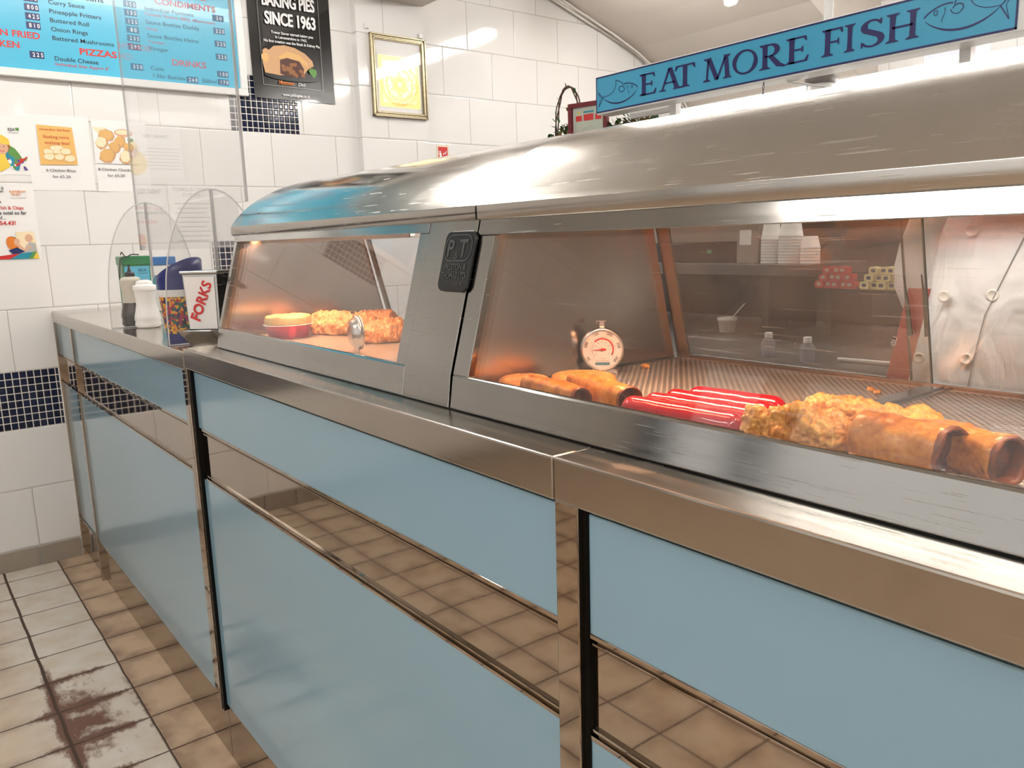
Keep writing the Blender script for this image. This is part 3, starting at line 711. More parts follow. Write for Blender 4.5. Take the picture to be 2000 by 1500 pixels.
def gold_picture():
    t = thing('framed_picture', (.05, 1.66, 1.895), 'gilt-framed gold foil emblem hanging on the tiled pilaster', 'picture')
    FW = F((.05, 0, 0), (0, 1, 0), (0, 0, 1), (1, 0, 0)); y0, y1, z0, z1 = 1.500, 1.815, 1.897, 2.287
    b = MB(m_frame)
    for k, (o, h) in enumerate(((0., .020), (.008, .015), (.016, .018), (.022, .012))):
        i = .007 if k < 3 else .005
        for a in ((y0+o, y1-o, z0+o, z0+o+i), (y0+o, y1-o, z1-o-i, z1-o), (y0+o, y0+o+i, z0+o, z1-o), (y1-o-i, y1-o, z0+o, z1-o)): b.fbox(FW, *a, 0, h)
    b.build('picture_frame', t, bevel=.001)
    MB(m_paper).fbox(FW, y0+.02, y1-.02, z0+.02, z1-.02, .002, .004).build('mount', t)
    g = MB(m_gold, m_gold2); g.fbox(FW, y0+.042, y1-.038, z0+.050, z1-.095, .004, .0055); G = .006
    cy, cz = (y0+y1)/2+.002, z0+.160
    for r in (.105, .098, .078, .07):
        pts = [(cy+r*math.cos(2*math.pi*i/40), cz+r*.98*math.sin(2*math.pi*i/40)) for i in range(41)]; g.ribbon(FW, pts, .0030, G, 1)
    for i in range(16):
        a = 2*math.pi*i/16; pts = [(cy+.086*math.cos(a)+.010*math.cos(2*math.pi*j/10), cz+.086*math.sin(a)+.010*math.sin(2*math.pi*j/10)) for j in range(11)]; g.ribbon(FW, pts, .0020, G, 1)
    for i in range(7):
        rr = .066-.007*i; s = 1 if i % 2 else -1; pts = [(cy+rr*math.cos(R(90*s+120*j)), cz+rr*math.sin(R(90*s+120*j))) for j in range(4)]
        for a, c in zip(pts, pts[1:]): g.ribbon(FW, [a, c], .0026, G+.0001*i, 1)
    for i in range(4):
        o = .004+.005*i
        q = [(y0+.042+o, z0+.05+o), (y1-.038-o, z0+.05+o), (y1-.038-o, z1-.095-o), (y0+.042+o, z1-.095-o)]
        for a, c in zip(q, q[1:]+q[:1]): g.ribbon(FW, [a, c], .0022, G, 1)
    g.build('gold_foil', t)
    MB(m_glass).fbox(FW, y0+.022, y1-.022, z0+.022, z1-.022, .0085, .0095).build('picture_glass', t)
    for y, z in ((1.493, 2.315), (1.797, 2.305)):
        h = MB(m_al).fbox(FW, y-.011, y+.011, z-.011, z+.011, .0, .010); h.build('wall_clip', None, bevel=.002)
    for o in [o for o in bpy.data.objects if o.name.startswith('wall_clip')]:
        tag(o, 'small white wall clip above the %s corner of the gilt picture' % ('left' if o.location.y < 1.6 else 'right'), 'clip', 'clips above the gilt picture')
gold_picture()

def fire_sign():
    t = thing('fire_sign', (0, 1.938, 1.655), 'small red fire extinguisher sign with cream border just above the hood', 'sign')
    MB(plain('cream_plastic', (.75, .66, .50), .4)).fbox(WALL, 1.899, 1.977, 1.655, 1.783, 0, .002).build('plate', t)
    MB(m_red).fbox(WALL, 1.908, 1.968, 1.665, 1.774, .0015, .0024).build('red_panel', t)
    b = MB(m_pw); b.prism(WALL, rrect(1.915, 1.929, 1.678, 1.742, .005), .0025, .0028); b.fbox(WALL, 1.919, 1.925, 1.742, 1.752, .0025, .0028); b.ribbon(WALL, [(1.922, 1.750), (1.913, 1.752), (1.911, 1.735)], .003, .0029)
    for z in (1.70, 1.722, 1.744): b.ribbon(WALL, [(1.938, z-.010), (1.948, z), (1.950, z-.008), (1.961, z+.008)], .0045, .0029)
    b.build('pictogram', t)
fire_sign()

# ------------------------------------------------------------------ things on the low counter
ZC = 1.0445
def screen():
    t = thing('sneeze_screen', (1.40, .140, ZC), 'tall clear acrylic screen standing on two arched acrylic feet on the low counter', 'screen')
    XZ = FRONT(.1425)
    MB(m_acr).prism(XZ, [(.957, 1.275), (1.852, 1.275), (1.852, 1.375), (1.912, 1.375), (1.912, 2.35), (.957, 2.35)], 0, .005).build('acrylic_sheet', t)
    e = MB(m_edge).fbox(XZ, .954, .957, 1.275, 2.35, -.0002, .0052); e.build('sheet_edge', t)
    e = MB(m_edge).fbox(XZ, 1.912, 1.918, 1.375, 2.35, -.0002, .0052); e.build('sheet_edge', t)
    YZ = lambda x: F((x, 0, 0), (0, 1, 0), (0, 0, 1), (1, 0, 0))
    for x in (1.066, 1.680):
        n = 26; arc = [(.140+.133*math.cos(math.pi*(1-i/n)), ZC+.373*math.sin(math.pi*(1-i/n))**.78) for i in range(n+1)]
        p = MB(m_acr).prism(YZ(x), arc, -.002, .002); w = p.build('arched_foot', t)
        outer = [Vector((x, y, z)) for y, z in arc]
        ed = MB(m_edge2).tube(outer, .0017, 6); ed.build('foot_edge', w)
        MB(m_edge2).tube([(x, .008, ZC+.0015), (x, .272, ZC+.0015)], .0016, 6).build('foot_edge', w)
        MB(m_edge).box(x-.003, x+.003, .1365, .1435, 1.19, 1.415).build('slot', w)
m_edge2 = glass('bright_acrylic_edge', (.8, .8, .8), haze=.55, ior=1.45, hazecol=(.95, .95, .95))
screen()

def bottles():
    m_vin = plain('malt_vinegar', (.06, .045, .04), .25, trans=.2); m_cl = plain('translucent_plastic', (.70, .66, .55), .35, sss=.1)
    m_wp = plain('white_plastic', (.88, .87, .85), .28)
    c = (1.010, .086, ZC)
    t = thing('vinegar_bottle', c, 'pinched clear vinegar bottle half full of dark vinegar with a black spout', 'bottle')
    lo = [(.030, 0), (.0355, .004), (.0365, .012), (.0345, .020), (.036, .026), (.0365, .034), (.034, .048), (.0305, .062), (.0285, .072)]
    hi = [(.0285, .072), (.027, .085), (.0272, .100), (.0285, .118), (.030, .133), (.0295, .139), (.030, .141), (.026, .148), (.015, .1515)]
    lo = [(r, h*.99) for r, h in lo]
    MB(m_vin).lathe(c, lo, 32).build('vinegar', t); MB(m_cl).lathe(c, hi, 32).build('body', t)
    MB(m_black).lathe(c, [(.0135, .150), (.0145, .151), (.0145, .163), (.012, .165)], 24).build('cap', t)
    MB(m_black).lathe(c, [(.008, .165), (.006, .169), (.0035, .178), (.0022, .181)], 16).lathe(c, [(.0028, .181), (.0045, .184), (.003, .188)], 12).build('spout', t)
    c = (1.115, .100, ZC)
    t = thing('salt_shaker', c, 'plain white plastic salt shaker with a domed top', 'shaker')
    pr = [(.031, 0), (.036, .004), (.037, .012), (.035, .019), (.037, .024), (.0365, .034), (.032, .052), (.0285, .070), (.028, .088), (.030, .104), (.030, .112)]
    MB(m_wp).lathe(c, pr, 32).build('body', t)
    MB(m_wp).lathe(c, [(.0325, .112), (.0325, .126), (.0315, .127), (.024, .129), (.0235, .134), (.021, .139), (.012, .1425), (.0001, .143)], 32).build('cap', t)
bottles()

def tub():
    cx, cy = 1.545, .082; H = .205
    t = thing('straw_tub', (cx, cy, ZC), 'navy blue scoop-topped tub with a colourful printed lower half', 'tub')
    m = plain('navy_plastic', (.012, .022, .16), .3)
    n = N('colourful_print'); v = n.coord('World'); vo = n.new('ShaderNodeTexVoronoi'); n.link(n.scaled(v, (30, 30, 26)), vo.inputs['Vector']); vo.inputs['Randomness'].default_value = 1.
    cr = n.new('ShaderNodeValToRGB'); el = cr.color_ramp; el.interpolation = 'CONSTANT'
    cols = [(0, (.02, .03, .12)), (.16, (.75, .42, .03)), (.30, (.30, .02, .10)), (.44, (.02, .06, .10)), (.58, (.45, .02, .03)), (.72, (.02, .12, .09)), (.84, (.75, .25, .02))]
    el.elements[0].position = 0; el.elements[0].color = (*cols[0][1], 1); el.elements[1].position = .16; el.elements[1].color = (*cols[1][1], 1)
    for p, c in cols[2:]: e = el.elements.new(p); e.color = (*c, 1)
    sp = n.new('ShaderNodeSeparateColor'); n.link(vo.outputs['Color'], sp.inputs[0]); n.link(sp.outputs[0], cr.inputs[0])
    n.set(col=n.mix(n.rng(n.noise(v, 60, 2), .62, .66), cr.outputs[0], (.01, .01, .02)), rough=.3)
    r = lambda z: .042+.017*min(1, z/.19)
    b = MB(m, n.m, m_al); seg = 40
    def top(a): return .150+.060*(.5-.5*math.cos(a-R(-150)))**1.2
    rows = []
    ring = lambda f, rr=0.: [Vector((cx+(r(f(2*math.pi*i/seg))+rr)*math.cos(2*math.pi*i/seg), cy+(r(f(2*math.pi*i/seg))+rr)*math.sin(2*math.pi*i/seg), ZC+f(2*math.pi*i/seg))) for i in range(seg)]
    z = [0., .012, .018, .112, .113, .130, .131]
    b.grid([ring(lambda a, q=q: q) for q in z[:3]], 0, True, True); b.grid([ring(lambda a, q=q: q, .0006) for q in (.018, .065, .112)], 1, True, True); b.grid([ring(lambda a, q=q: q, .0012) for q in (.112, .130)], 2, True, True)
    b.grid([ring(lambda a, k=k: .130+(top(a)-.130)*k) for k in (0, .33, .66, 1)]+[ring(lambda a, k=k: .130+(top(a)-.130)*k, -.002) for k in (1, .6, 0)]+[ring(lambda a: .06, -.002)], 0, True, True)
    b.add(ring(lambda a: 0.), [tuple(range(seg))]); b.build('tub_body', t, closed=False)
tub()

def charity_boxes():
    for (x, y, w, d, h, cm, lm, lab, nm) in ((.60, .195, .098, .085, .212, c_('green_plastic', (.01, .22, .07), .3), m_cyan, 'green collection box with a pale blue RDA label and a black cord', 1), (.44, .322, .105, .085, .205, c_('blue_plastic', (.02, .16, .45), .3), m_paper, 'blue-lidded collection box with a white printed label', 2)):
        t = thing('collection_box', (x, y, ZC), lab, 'collection box', 'charity boxes on the low counter')
        XY = F((x, y, 0), (0, 1, 0), (0, 0, 1), (1, 0, 0))
        MB(cm if nm == 1 else m_al).fbox(XY, -w/2+.003, w/2-.003, ZC, ZC+h-.03, -d/2+.003, d/2-.003).build('box_body', t, bevel=.004)
        lid = MB(cm).fbox(XY, -w/2, w/2, ZC+h-.032, ZC+h, -d/2, d/2).build('lid', t, bevel=.004)
        l = MB(lm, m_ink, m_red, m_paper, m_gry, m_teal)
        l.fbox(XY, -w/2+.008, w/2-.008, ZC+.055, ZC+h-.036, d/2-.003, d/2-.0022)
        c = d/2-.002
        if nm == 1:
            l.text(XY, 'RDA', .004, ZC+h-.055, .014, c, 1, bold=.01); l.fbox(XY, .002, .036, ZC+h-.062, ZC+h-.0605, c, c+.0002, 1)
            for i in range(3): l.fbox(XY, -.01, .034, ZC+h-.085-i*.007, ZC+h-.083-i*.007, c, c+.0002, 4)
            l.ribbon(XY, [(-.02, ZC+h-.105), (.0, ZC+h-.103), (.036, ZC+h-.108)], .006, c, 2)
        else:
            l.ell(XY, -.02, ZC+.105, .018, .035, c, 5, 12, .2, .15); l.ell(XY, .018, ZC+.14, .02, .012, c, 4, 12, .2, .2); l.ell(XY, .02, ZC+.09, .018, .02, c, 5, 12, 0, .2, 4)
        l.build('label', t)
        if nm == 1:
            cd = MB(m_black); pts = []
            for i in range(24):
                u = i/23; pts.append(Vector((x+d/2+.004, y-w/2+.06*u-.012*math.sin(u*3.1), ZC+h+.004+.012*math.sin(u*9)*(1-u))))
            cd.tube(pts, .0022, 6); cd.build('cord', t)
            pts = [Vector((x+d/2+.004, y-w/2+.014, ZC+h+.001)), Vector((x+d/2+.006, y-w/2-.004, ZC+h-.01)), Vector((x+d/2+.006, y-w/2-.012, ZC+h-.07)), Vector((x+d/2+.006, y-w/2-.007, ZC+h-.12)), Vector((x+d/2+.006, y-w/2+.002, ZC+h-.118)), Vector((x+d/2+.006, y-w/2-.002, ZC+h-.08))]
            MB(m_black).tube(pts, .0026, 6).build('cord', t)
charity_boxes()

def forks():
    a = R(45); cx, cy = 1.758, .086
    u = Vector((math.cos(a), math.sin(a), 0)); w = Vector((math.sin(a), -math.cos(a), 0))
    fr = F((cx, cy, 0), u, (0, 0, 1), w)           # u right along the front face, w out of it
    t = thing('fork_dispenser', (cx, cy, ZC), 'steel wooden-fork dispenser with red FORKS lettering beside the hot case', 'dispenser')
    W2, D2 = .043, .034
    hopper = MB(m_st)
    z0, z1 = ZC+.040, ZC+.172
    # hopper tapers slightly to the foot
    vs = [fr(sx*(W2 if z == z1 else W2-.004), z, sw*(D2 if z == z1 else D2-.003)) for z in (z0, z1) for sx, sw in ((-1, -1), (1, -1), (1, 1), (-1, 1))]
    hopper.add(vs, [(0, 1, 2, 3), (4, 5, 6, 7), (0, 1, 5, 4), (1, 2, 6, 5), (2, 3, 7, 6), (3, 0, 4, 7)])
    hopper.build('hopper', t, bevel=.001)
    lid = MB(m_st).fbox(fr, -W2-.004, W2+.004, z1, z1+.008, -D2-.004, D2+.006).build('lid', t, bevel=.0025)
    lab = MB(m_paper).add([fr(-W2+.007, z0+.004, D2-.0015), fr(W2-.010, z0+.004, D2-.0015), fr(W2-.007, z1-.006, D2+.0013), fr(-W2+.004, z1-.006, D2+.0013)], [(0, 1, 2, 3)])
    lo = lab.build('label', t, closed=False)
    MB(m_red).text(fr, 'FORKS', -.010, z0+.020, .034, D2+.0020, bold=.03, width=.098, rot=R(66)).build('label_lettering', lo)
    tr = MB(m_st); T = .048
    vs = [fr(*p) for p in ((-W2-.014, z0+.002, T+.004), (W2+.006, z0+.002, T+.004), (W2+.006, z0+.002, -D2), (-W2-.014, z0+.002, -D2), (-W2+.008, ZC, D2-.006), (W2-.004, ZC, D2-.006), (W2-.004, ZC, -D2+.004), (-W2+.008, ZC, -D2+.004))]
    tr.add(vs, [(0, 1, 5, 4), (1, 2, 6, 5), (2, 3, 7, 6), (3, 0, 4, 7), (4, 5, 6, 7)])
    o = tr.build('fork_tray', t, closed=False); s = o.modifiers.new('s', 'SOLIDIFY'); s.thickness = .0012
    m_wood = plain('pale_wood', (.62, .42, .22), .6)
    fk = MB(m_wood)
    for i in range(5): fk.fbox(fr, -.024+i*.009, -.019+i*.009, z0-.012, z0-.008, -.01, T-.012)
    tag(fk.build('wooden_forks', t), 'pale wooden forks lying in the tray', kind='stuff')
    rv = MB(m_pol)
    for z in (z0+.03, z0+.08):
        for q in (-.012, .014): rv.lathe(fr(W2-.001, z, q), [(.0001, 0), (.002, 0), (.0016, .001), (.0001, .0012)], 8, axis='x')
forks()

# ------------------------------------------------------------------ food
def food_mat(name, a, b, c, scale=60, rough=.5, bumpd=.0012, coat=.0, sss=.08):
    n = N(name); v = n.coord('World'); f1 = n.noise(v, scale, 6, .65); f2 = n.noise(v, scale*.3, 3, .5)
    col = n.mix(n.rng(f2, .38, .62), n.mix(n.rng(f1, .35, .65), a, b), n.mix(n.rng(f1, .4, .7), b, c))
    n.set(col=col, rough=rough, coat=coat, sss=sss); n.b.inputs['Subsurface Radius'].default_value = (.006, .003, .001)
    n.bump(f1, .55, bumpd); return n.m
m_batter = food_mat('golden_batter', (.34, .11, .015), (.66, .30, .05), (.82, .50, .13), 150, .36, .0024, .2)
m_fishb = food_mat('fish_batter', (.42, .15, .04), (.68, .31, .11), (.80, .48, .24), 120, .5, .0026)
m_roll = food_mat('rolled_pastry', (.27, .07, .010), (.50, .175, .022), (.66, .30, .05), 150, .33, .0012, .25)
m_rollend = food_mat('burnt_pastry_end', (.07, .018, .006), (.16, .04, .01), (.26, .07, .015), 120, .4, .001)
m_fill = food_mat('dark_filling', (.03, .008, .004), (.08, .02, .008), (.14, .04, .02), 200, .45, .0015)
m_crumb = food_mat('breadcrumb', (.50, .15, .03), (.66, .26, .06), (.76, .36, .10), 260, .65, .0018)
m_pastry = food_mat('pale_pastry', (.62, .36, .10), (.80, .56, .22), (.88, .70, .36), 90, .45, .001)
m_savl = N('red_sausage_skin'); m_savl.set(col=(.40, .007, .018), rough=.16, coat=.8, crough=.08, sss=.1); m_savl.b.inputs['Subsurface Radius'].default_value = (.004, .001, .001); m_savl.bump(m_savl.noise(m_savl.coord('World'), 60, 2), .25, .001); m_savl = m_savl.m
ZT = 1.0747

def capsule(mat, p0, p1, r, amp=0., freq=30., bend=0., seed=0, ends='round', rows=40, seg=28, sq=1., taper=0., drop=True):
    """a lumpy sausage shape from p0 to p1; noise moves the skin, the underside stays on the tray"""
    p0, p1 = Vector(p0), Vector(p1); ax = (p1-p0); L = ax.length; t = ax.normalized(); s = t.cross(Vector((0, 0, 1))).normalized(); u = s.cross(t).normalized()
    mb = MB(mat); R_ = []; off = Vector((seed*3.7, seed*1.3, seed*.7))
    for j in range(rows+1):
        k = j/rows; x = k*L
        if ends == 'round':
            e = min(x, L-x); rr = r*math.sqrt(max(0, 1-(1-min(1, e/r))**2)) if e < r else r
            rr = max(rr, r*.04)
        else: rr = r*(.93 if j in (0, rows) else 1)
        rr *= 1+taper*(k-.5)
        c = p0+t*x+s*bend*math.sin(math.pi*k); row = []
        for i in range(seg):
            a = 2*math.pi*i/seg; ca, sa = math.cos(a), math.sin(a)
            if sq != 1.: ca = math.copysign(abs(ca)**sq, ca); sa = math.copysign(abs(sa)**sq, sa)
            p = c+(s*ca+u*sa)*rr
            if amp:
                nv = noise.noise((p+off)*freq)+.5*noise.noise((p+off)*freq*2.3)+.34*noise.noise((p+off)*freq*5.1)+(.26*noise.noise((p+off)*freq*10.7) if rows > 50 else 0)
                p = p+(s*ca+u*sa)*amp*nv
            if p.z < ZT+.0006 and drop: p.z = ZT+.0006
            row.append(p)
        R_.append(row)
    mb.grid(R_, 0, True, True); mb.add(R_[0], [tuple(range(seg))]); mb.add(R_[-1], [tuple(range(seg))])
    return mb, R_, (p0, p1, t, s, u)

def saveloys():
    data = [((3.108, .103), (3.246, .109), 'front red saveloy lying against the rail of the right hot case'), ((3.112, .133), (3.244, .140), 'second red saveloy from the rail, touching the front one'),
            ((3.116, .163), (3.240, .1715), 'third red saveloy from the rail, in the rear pair'), ((3.124, .193), (3.232, .202), 'rearmost of the four red saveloys')]
    for i, (a, b, lab) in enumerate(data):
        p0, p1 = Vector((*a, ZT+.0148)), Vector((*b, ZT+.0148)); d = (p1-p0).normalized()
        t = thing('saveloy', ((a[0]+b[0])/2, (a[1]+b[1])/2, ZT), lab, 'sausage', 'red saveloys on the tray')
        mb, _, _ = capsule(m_savl, p0-d*.006, p1+d*.006, .0145, .0006, 40, bend=(.002, -.002, .0015, -.001)[i], seed=i); mb.build('sausage', t)
        k, _, _ = capsule(m_savl, p1+d*.003, p1+d*.011, .0035, 0, rows=8, seg=10, drop=False); k.build('knotted_end', t)
saveloys()

def rolls():
    D = [((2.925, .112), (3.040, .098), .0152, 'small pastry roll lying in front of the two breaded patties'), ((2.966, .158), (3.092, .122), .0172, 'small pastry roll with dark open end, nearest the red saveloys'),
         ((3.361, .128), (3.437, .119), .0235, 'large golden pancake roll lying against the rail'), ((3.408, .160), (3.472, .140), .0205, 'darker pancake roll half behind the large golden one at the right')]
    for i, (a, b, r, lab) in enumerate(D):
        t = thing('pancake_roll', ((a[0]+b[0])/2, (a[1]+b[1])/2, ZT), lab, 'pancake roll', 'pastry rolls on the tray')
        mb, rw, (p0, p1, d, s, u) = capsule(m_roll, (*a, ZT+r*.98), (*b, ZT+r*.98), r, r*.13, 36, seed=i+10, ends='cut', sq=.85, rows=30)
        # leave the right-hand end open: drop the cap and build the folded lip and the filling
        mb.f.pop(); mb.mi.pop(); mb.sm.pop()
        mb.build('pastry', t, closed=False)
        lip = MB(m_rollend); q = rw[-1]; c = sum(q, Vector())/len(q); pr = rw[-4]
        rr = [[pr[k]+(pr[k]-c).normalized()*.0004 for k in range(len(q))]]
        rr = [[c+(p-c)*1.03-d*.010*(.7+.5*noise.noise(p*90)) for p in q], [c+(p-c)*1.05+d*.003*noise.noise(p*120) for p in q], [c+(p-c)*.98+d*(.003+.004*noise.noise(p*100)) for p in q], [c+(p-c)*.86-d*.001 for p in q], [c+(p-c)*.80-d*.010 for p in q]]
        for row in rr:
            for p in row: p.z = max(p.z, ZT+.0007)
        lip.grid(rr, 0, True, True); lip.build('folded_end', t, closed=False)
        fl = MB(m_fill); rr = [[c+(p-c)*k-d*(.010-.004*(1-k)+.003*noise.noise(p*160*k)) for p in q] for k in (.84, .6, .3, .05)]
        fl.grid(rr, 0, True, True); fl.add(rr[-1], [tuple(range(len(q)))]); fl.build('filling', t, closed=False)
rolls()

def battered():
    D = [((3.248, .118), (3.352, .126), .0205, 'battered sausage lying against the rail beside the red saveloys'), ((3.246, .172), (3.312, .176), .0155, 'small battered sausage behind the front battered one'), ((3.262, .196), (3.392, .212), .0185, 'battered sausage rearmost of three, behind the large roll')]
    for i, (a, b, r, lab) in enumerate(D):
        p0, p1 = (*a, ZT+r), (*b, ZT+r)
        mb, _, _ = capsule(m_batter, p0, p1, r, r*.46, 34, seed=i+30, rows=120, seg=84)
        o = mb.build('battered_sausage'); tag(o, lab, 'battered sausage', 'battered sausages on the tray')
battered()

def disc_food(name, mat, c, rx_, ry_, h, amp, freq, seed, lab, cat, group, rot=0., flat=1., seg=48):
    mb = MB(mat); rows = []; off = Vector((seed*2.1, seed, 0))
    prof = [(0.02, 1), (.3, 1.02), (.6, 1.), (.82, .93), (.94, .75), (1., .45), (.98, .15), (.9, 0), (.02, 0)]
    for k, hh in prof:
        row = []
        for i in range(seg):
            a = 2*math.pi*i/seg; x, y = rx_*k*math.cos(a), ry_*k*math.sin(a)
            p = Vector((c[0]+x*math.cos(rot)-y*math.sin(rot), c[1]+x*math.sin(rot)+y*math.cos(rot), c[2]+h*hh))
            if amp and hh > 0:
                nv = noise.noise((p+off)*freq)+.5*noise.noise((p+off)*freq*2.6); p += Vector((math.cos(a+rot)*k, math.sin(a+rot)*k, 1.-.6*k))*amp*nv
            p.z = max(p.z, c[2]); row.append(p)
        rows.append(row)
    mb.grid(rows, 0, True, True); mb.add(rows[0], [tuple(range(seg))]); mb.add(rows[-1], [tuple(range(seg))])
    o = mb.build(name); tag(o, lab, cat, group); return o
disc_food('breaded_patty', m_crumb, (2.880, .142, ZT), .037, .034, .0185, .0014, 160, 1, 'round breaded patty at the left corner of the right hot case', 'patty', 'breaded patties in the right hot case', rot=.4)
disc_food('breaded_patty', m_crumb, (2.918, .214, ZT), .046, .036, .0185, .0014, 160, 2, 'round breaded patty next to the dial thermometer', 'patty', 'breaded patties in the right hot case', rot=.5)

def fish():
    D = [((1.955, .262), (2.145, .322), .029, .75, 'long piece of battered fish behind the pie'), ((1.975, .350), (2.060, .425), .026, .8, 'piece of battered fish at the back of the left hot case'),
         ((2.235, .215), (2.255, .335), .026, .8, 'piece of battered fish right of the steel thermometer'), ((2.175, .385), (2.260, .460), .028, .8, 'piece of battered fish at the rear right of the left hot case')]
    for i, (a, b, r, sz, lab) in enumerate(D):
        mb, _, _ = capsule(m_fishb, (*a, ZT+r*.72), (*b, ZT+r*.72), r, r*.42, 22, bend=.01*(-1)**i, seed=i+50, rows=130, seg=90, taper=(-.35, .3, .35, -.2)[i])
        o = mb.build('battered_fish'); tag(o, lab, 'battered fish', 'battered fish in the left hot case')
fish()

def pie():
    c = Vector((2.002, .178, ZT)); t = thing('meat_pie', c, 'round pale pastry pie in a red foil case', 'pie')
    n = N('red_foil'); v = n.coord('World'); n.set(col=(.52, .03, .09), metal=.85, rough=.28); n.bump(n.noise(n.scaled(v, (260, 260, 18)), 1., 2), .6, .0012)
    f = MB(n.m); rows = []; seg = 72
    for r, h in ((.040, 0), (.0415, .001), (.0505, .029)):
        rows.append([c+Vector(((r+.0008*math.cos(i*math.pi))*math.cos(2*math.pi*i/seg), (r+.0008*math.cos(i*math.pi))*math.sin(2*math.pi*i/seg), h)) for i in range(seg)])
    f.grid(rows, 0, True, True); f.add(rows[0], [tuple(range(seg))]); f.build('foil_case', t, closed=False)
    MB(m_al).lathe(c, [(.0495, .0285), (.0545, .029), (.0545, .0305), (.0495, .0305)], 48).build('foil_rim', t)
    k = MB(m_pastry); rows = []
    for r, h in ((.049, .031), (.0515, .034), (.0505, .0375), (.0518, .0395), (.0495, .043), (.0503, .0455), (.046, .049), (.036, .0505), (.020, .051), (.002, .0512)):
        rows.append([c+Vector((r*math.cos(2*math.pi*i/seg), r*math.sin(2*math.pi*i/seg), h+.0030*noise.noise(Vector((r*math.cos(2*math.pi*i/seg), r*math.sin(2*math.pi*i/seg), h))*70))) for i in range(seg)])
    k.grid(rows, 0, True, True); k.build('pastry_lid', t, closed=False)
pie()

def crumbs():
    for i, (x, y, s, w) in enumerate(((2.880, .378, .008, 'behind the dial thermometer'), (3.209, .430, .0045, 'near the tray divider, rear of two'), (3.226, .414, .005, 'near the tray divider, front of two'), (2.135, .262, .006, 'in front of the long battered fish'))):
        mb, _, _ = capsule(m_batter, (x-s, y, ZT+.003), (x+s, y+.002, ZT+.003), .0035, .0025, 90, seed=i+70, rows=14, seg=12)
        o = mb.build('batter_crumb'); tag(o, 'loose orange crumb of batter on the tray %s' % w, 'crumb', 'batter crumbs on the trays')
crumbs()

def thermometer(c, ang, lab):
    """dial thermometer; ang = direction the face looks to, radians in plan"""
    nrm = Vector((math.cos(ang), math.sin(ang), 0)); u = Vector((-math.sin(ang), math.cos(ang), 0))
    t = thing('dial_thermometer', c, lab, 'thermometer', 'dial thermometers in the hot cases')
    fr = F((c[0], c[1], c[2]+.0365), u, (0, 0, 1), nrm); r = .0325
    def disc(mb, prof, mi=0, seg=48, cap=True):
        rows = [[fr(rr*math.cos(2*math.pi*i/seg), rr*math.sin(2*math.pi*i/seg), h) for i in range(seg)] for rr, h in prof]
        mb.grid(rows, mi, True, True)
        if cap: mb.add(rows[0], [tuple(range(seg))], mi); mb.add(rows[-1], [tuple(range(seg))], mi)
        return mb
    disc(MB(m_chrome), [(.012, -.0135), (.022, -.0130), (.0235, -.0115), (.028, -.0065), (.0290, -.0055), (.0315, -.004), (r, -.001), (r, .002), (.0315, .0038), (.0300, .0040), (.0292, .0025), (.0285, .0024)]).build('case', t)
    disc(MB(m_paper), [(.0288, .0022), (.0288, .0027)]).build('dial', t)
    d = MB(m_ink, m_red, m_teal, m_gry); K = .0031
    for i, s in enumerate(('50', '100', '150', '200', '250', '300')):
        a = R(214-i*50); rr = .0225; d.text(fr, s, rr*math.cos(a)-.0022*math.sin(a)*-0, rr*math.sin(a), .0062, K, 0, bold=.01, align='c', rot=a-math.pi/2)
    arc = [(.0158*math.cos(R(q)), .0158*math.sin(R(q))) for q in range(135, -40, -7)]; d.ribbon(fr, arc, .0022, K, 1)
    arc = [(.0150*math.cos(R(q)), .0150*math.sin(R(q))) for q in range(225, 134, -7)]; d.ribbon(fr, arc, .0004, K, 0)
    for i in range(51):
        a = R(225-i*5.2); l = .0018 if i % 5 == 0 else .0009; d.ribbon(fr, [(.0178*math.cos(a), .0178*math.sin(a)), ((.0178+l)*math.cos(a), (.0178+l)*math.sin(a))], .0003, K, 0)
    for i in range(9):
        a = R(215-i*31); d.fbox(fr, .0112*math.cos(a)-.0014, .0112*math.cos(a)+.0014, .0112*math.sin(a)-.0005, .0112*math.sin(a)+.0005, K, K+.0001, 3)
    d.text(fr, 'Oven', 0, -.0145, .0036, K, 3, align='c'); d.text(fr, 'Thermometer', 0, -.0178, .0036, K, 3, align='c'); d.fbox(fr, -.0105, .0105, -.0232, -.0192, K, K+.0001, 2)
    d.text(fr, 'KitchenCraft', 0, -.0224, .0034, K+.0004, 3, align='c')
    d.build('dial_print', t)
    nd = MB(m_red); nd.poly(fr, [(.0055, .0016), (.0055, -.0016), (-.002, -.0013), (-.0175, -.0018), (-.002, .0008)], .0040); disc(nd, [(.0022, .0032), (.0022, .0046)], seg=14); nd.build('needle', t)
    MBg = MB(m_glass); disc(MBg, [(.0290, .0048), (.0290, .0053)]); MBg.build('dial_glass', t)
    disc(MB(m_chrome), [(.0290, .0035), (.0318, .0038), (.0318, .0056), (.0290, .0058)], cap=False).build('bezel', t)
    ft = MB(m_chrome).prism(fr, [(-.019, -.0365), (.022, -.0365), (.022, -.0325), (.017, -.031), (.013, -.027), (-.012, -.027), (-.015, -.031), (-.019, -.0325)], -.004, -.0028); ft.build('stand', t, closed=True)
    hk = MB(m_chrome).fbox(fr, -.0035, .0035, .030, .041, -.006, -.005).fbox(fr, -.0085, .0065, .0405, .0418, -.012, -.004).fbox(fr, -.0085, -.0075, .0365, .0415, -.012, -.004); hk.build('hook', t)
m_chrome = plain('satin_chrome', (.62, .60, .57), .24, metal=1.)
thermometer((2.868, .300, ZT+.0003), math.atan2(-.68, .73), 'round dial thermometer facing out, behind the breaded patties')
thermometer((2.356, .165, ZT+.0003), R(78), 'dial thermometer seen from its domed steel back, right of the pie')

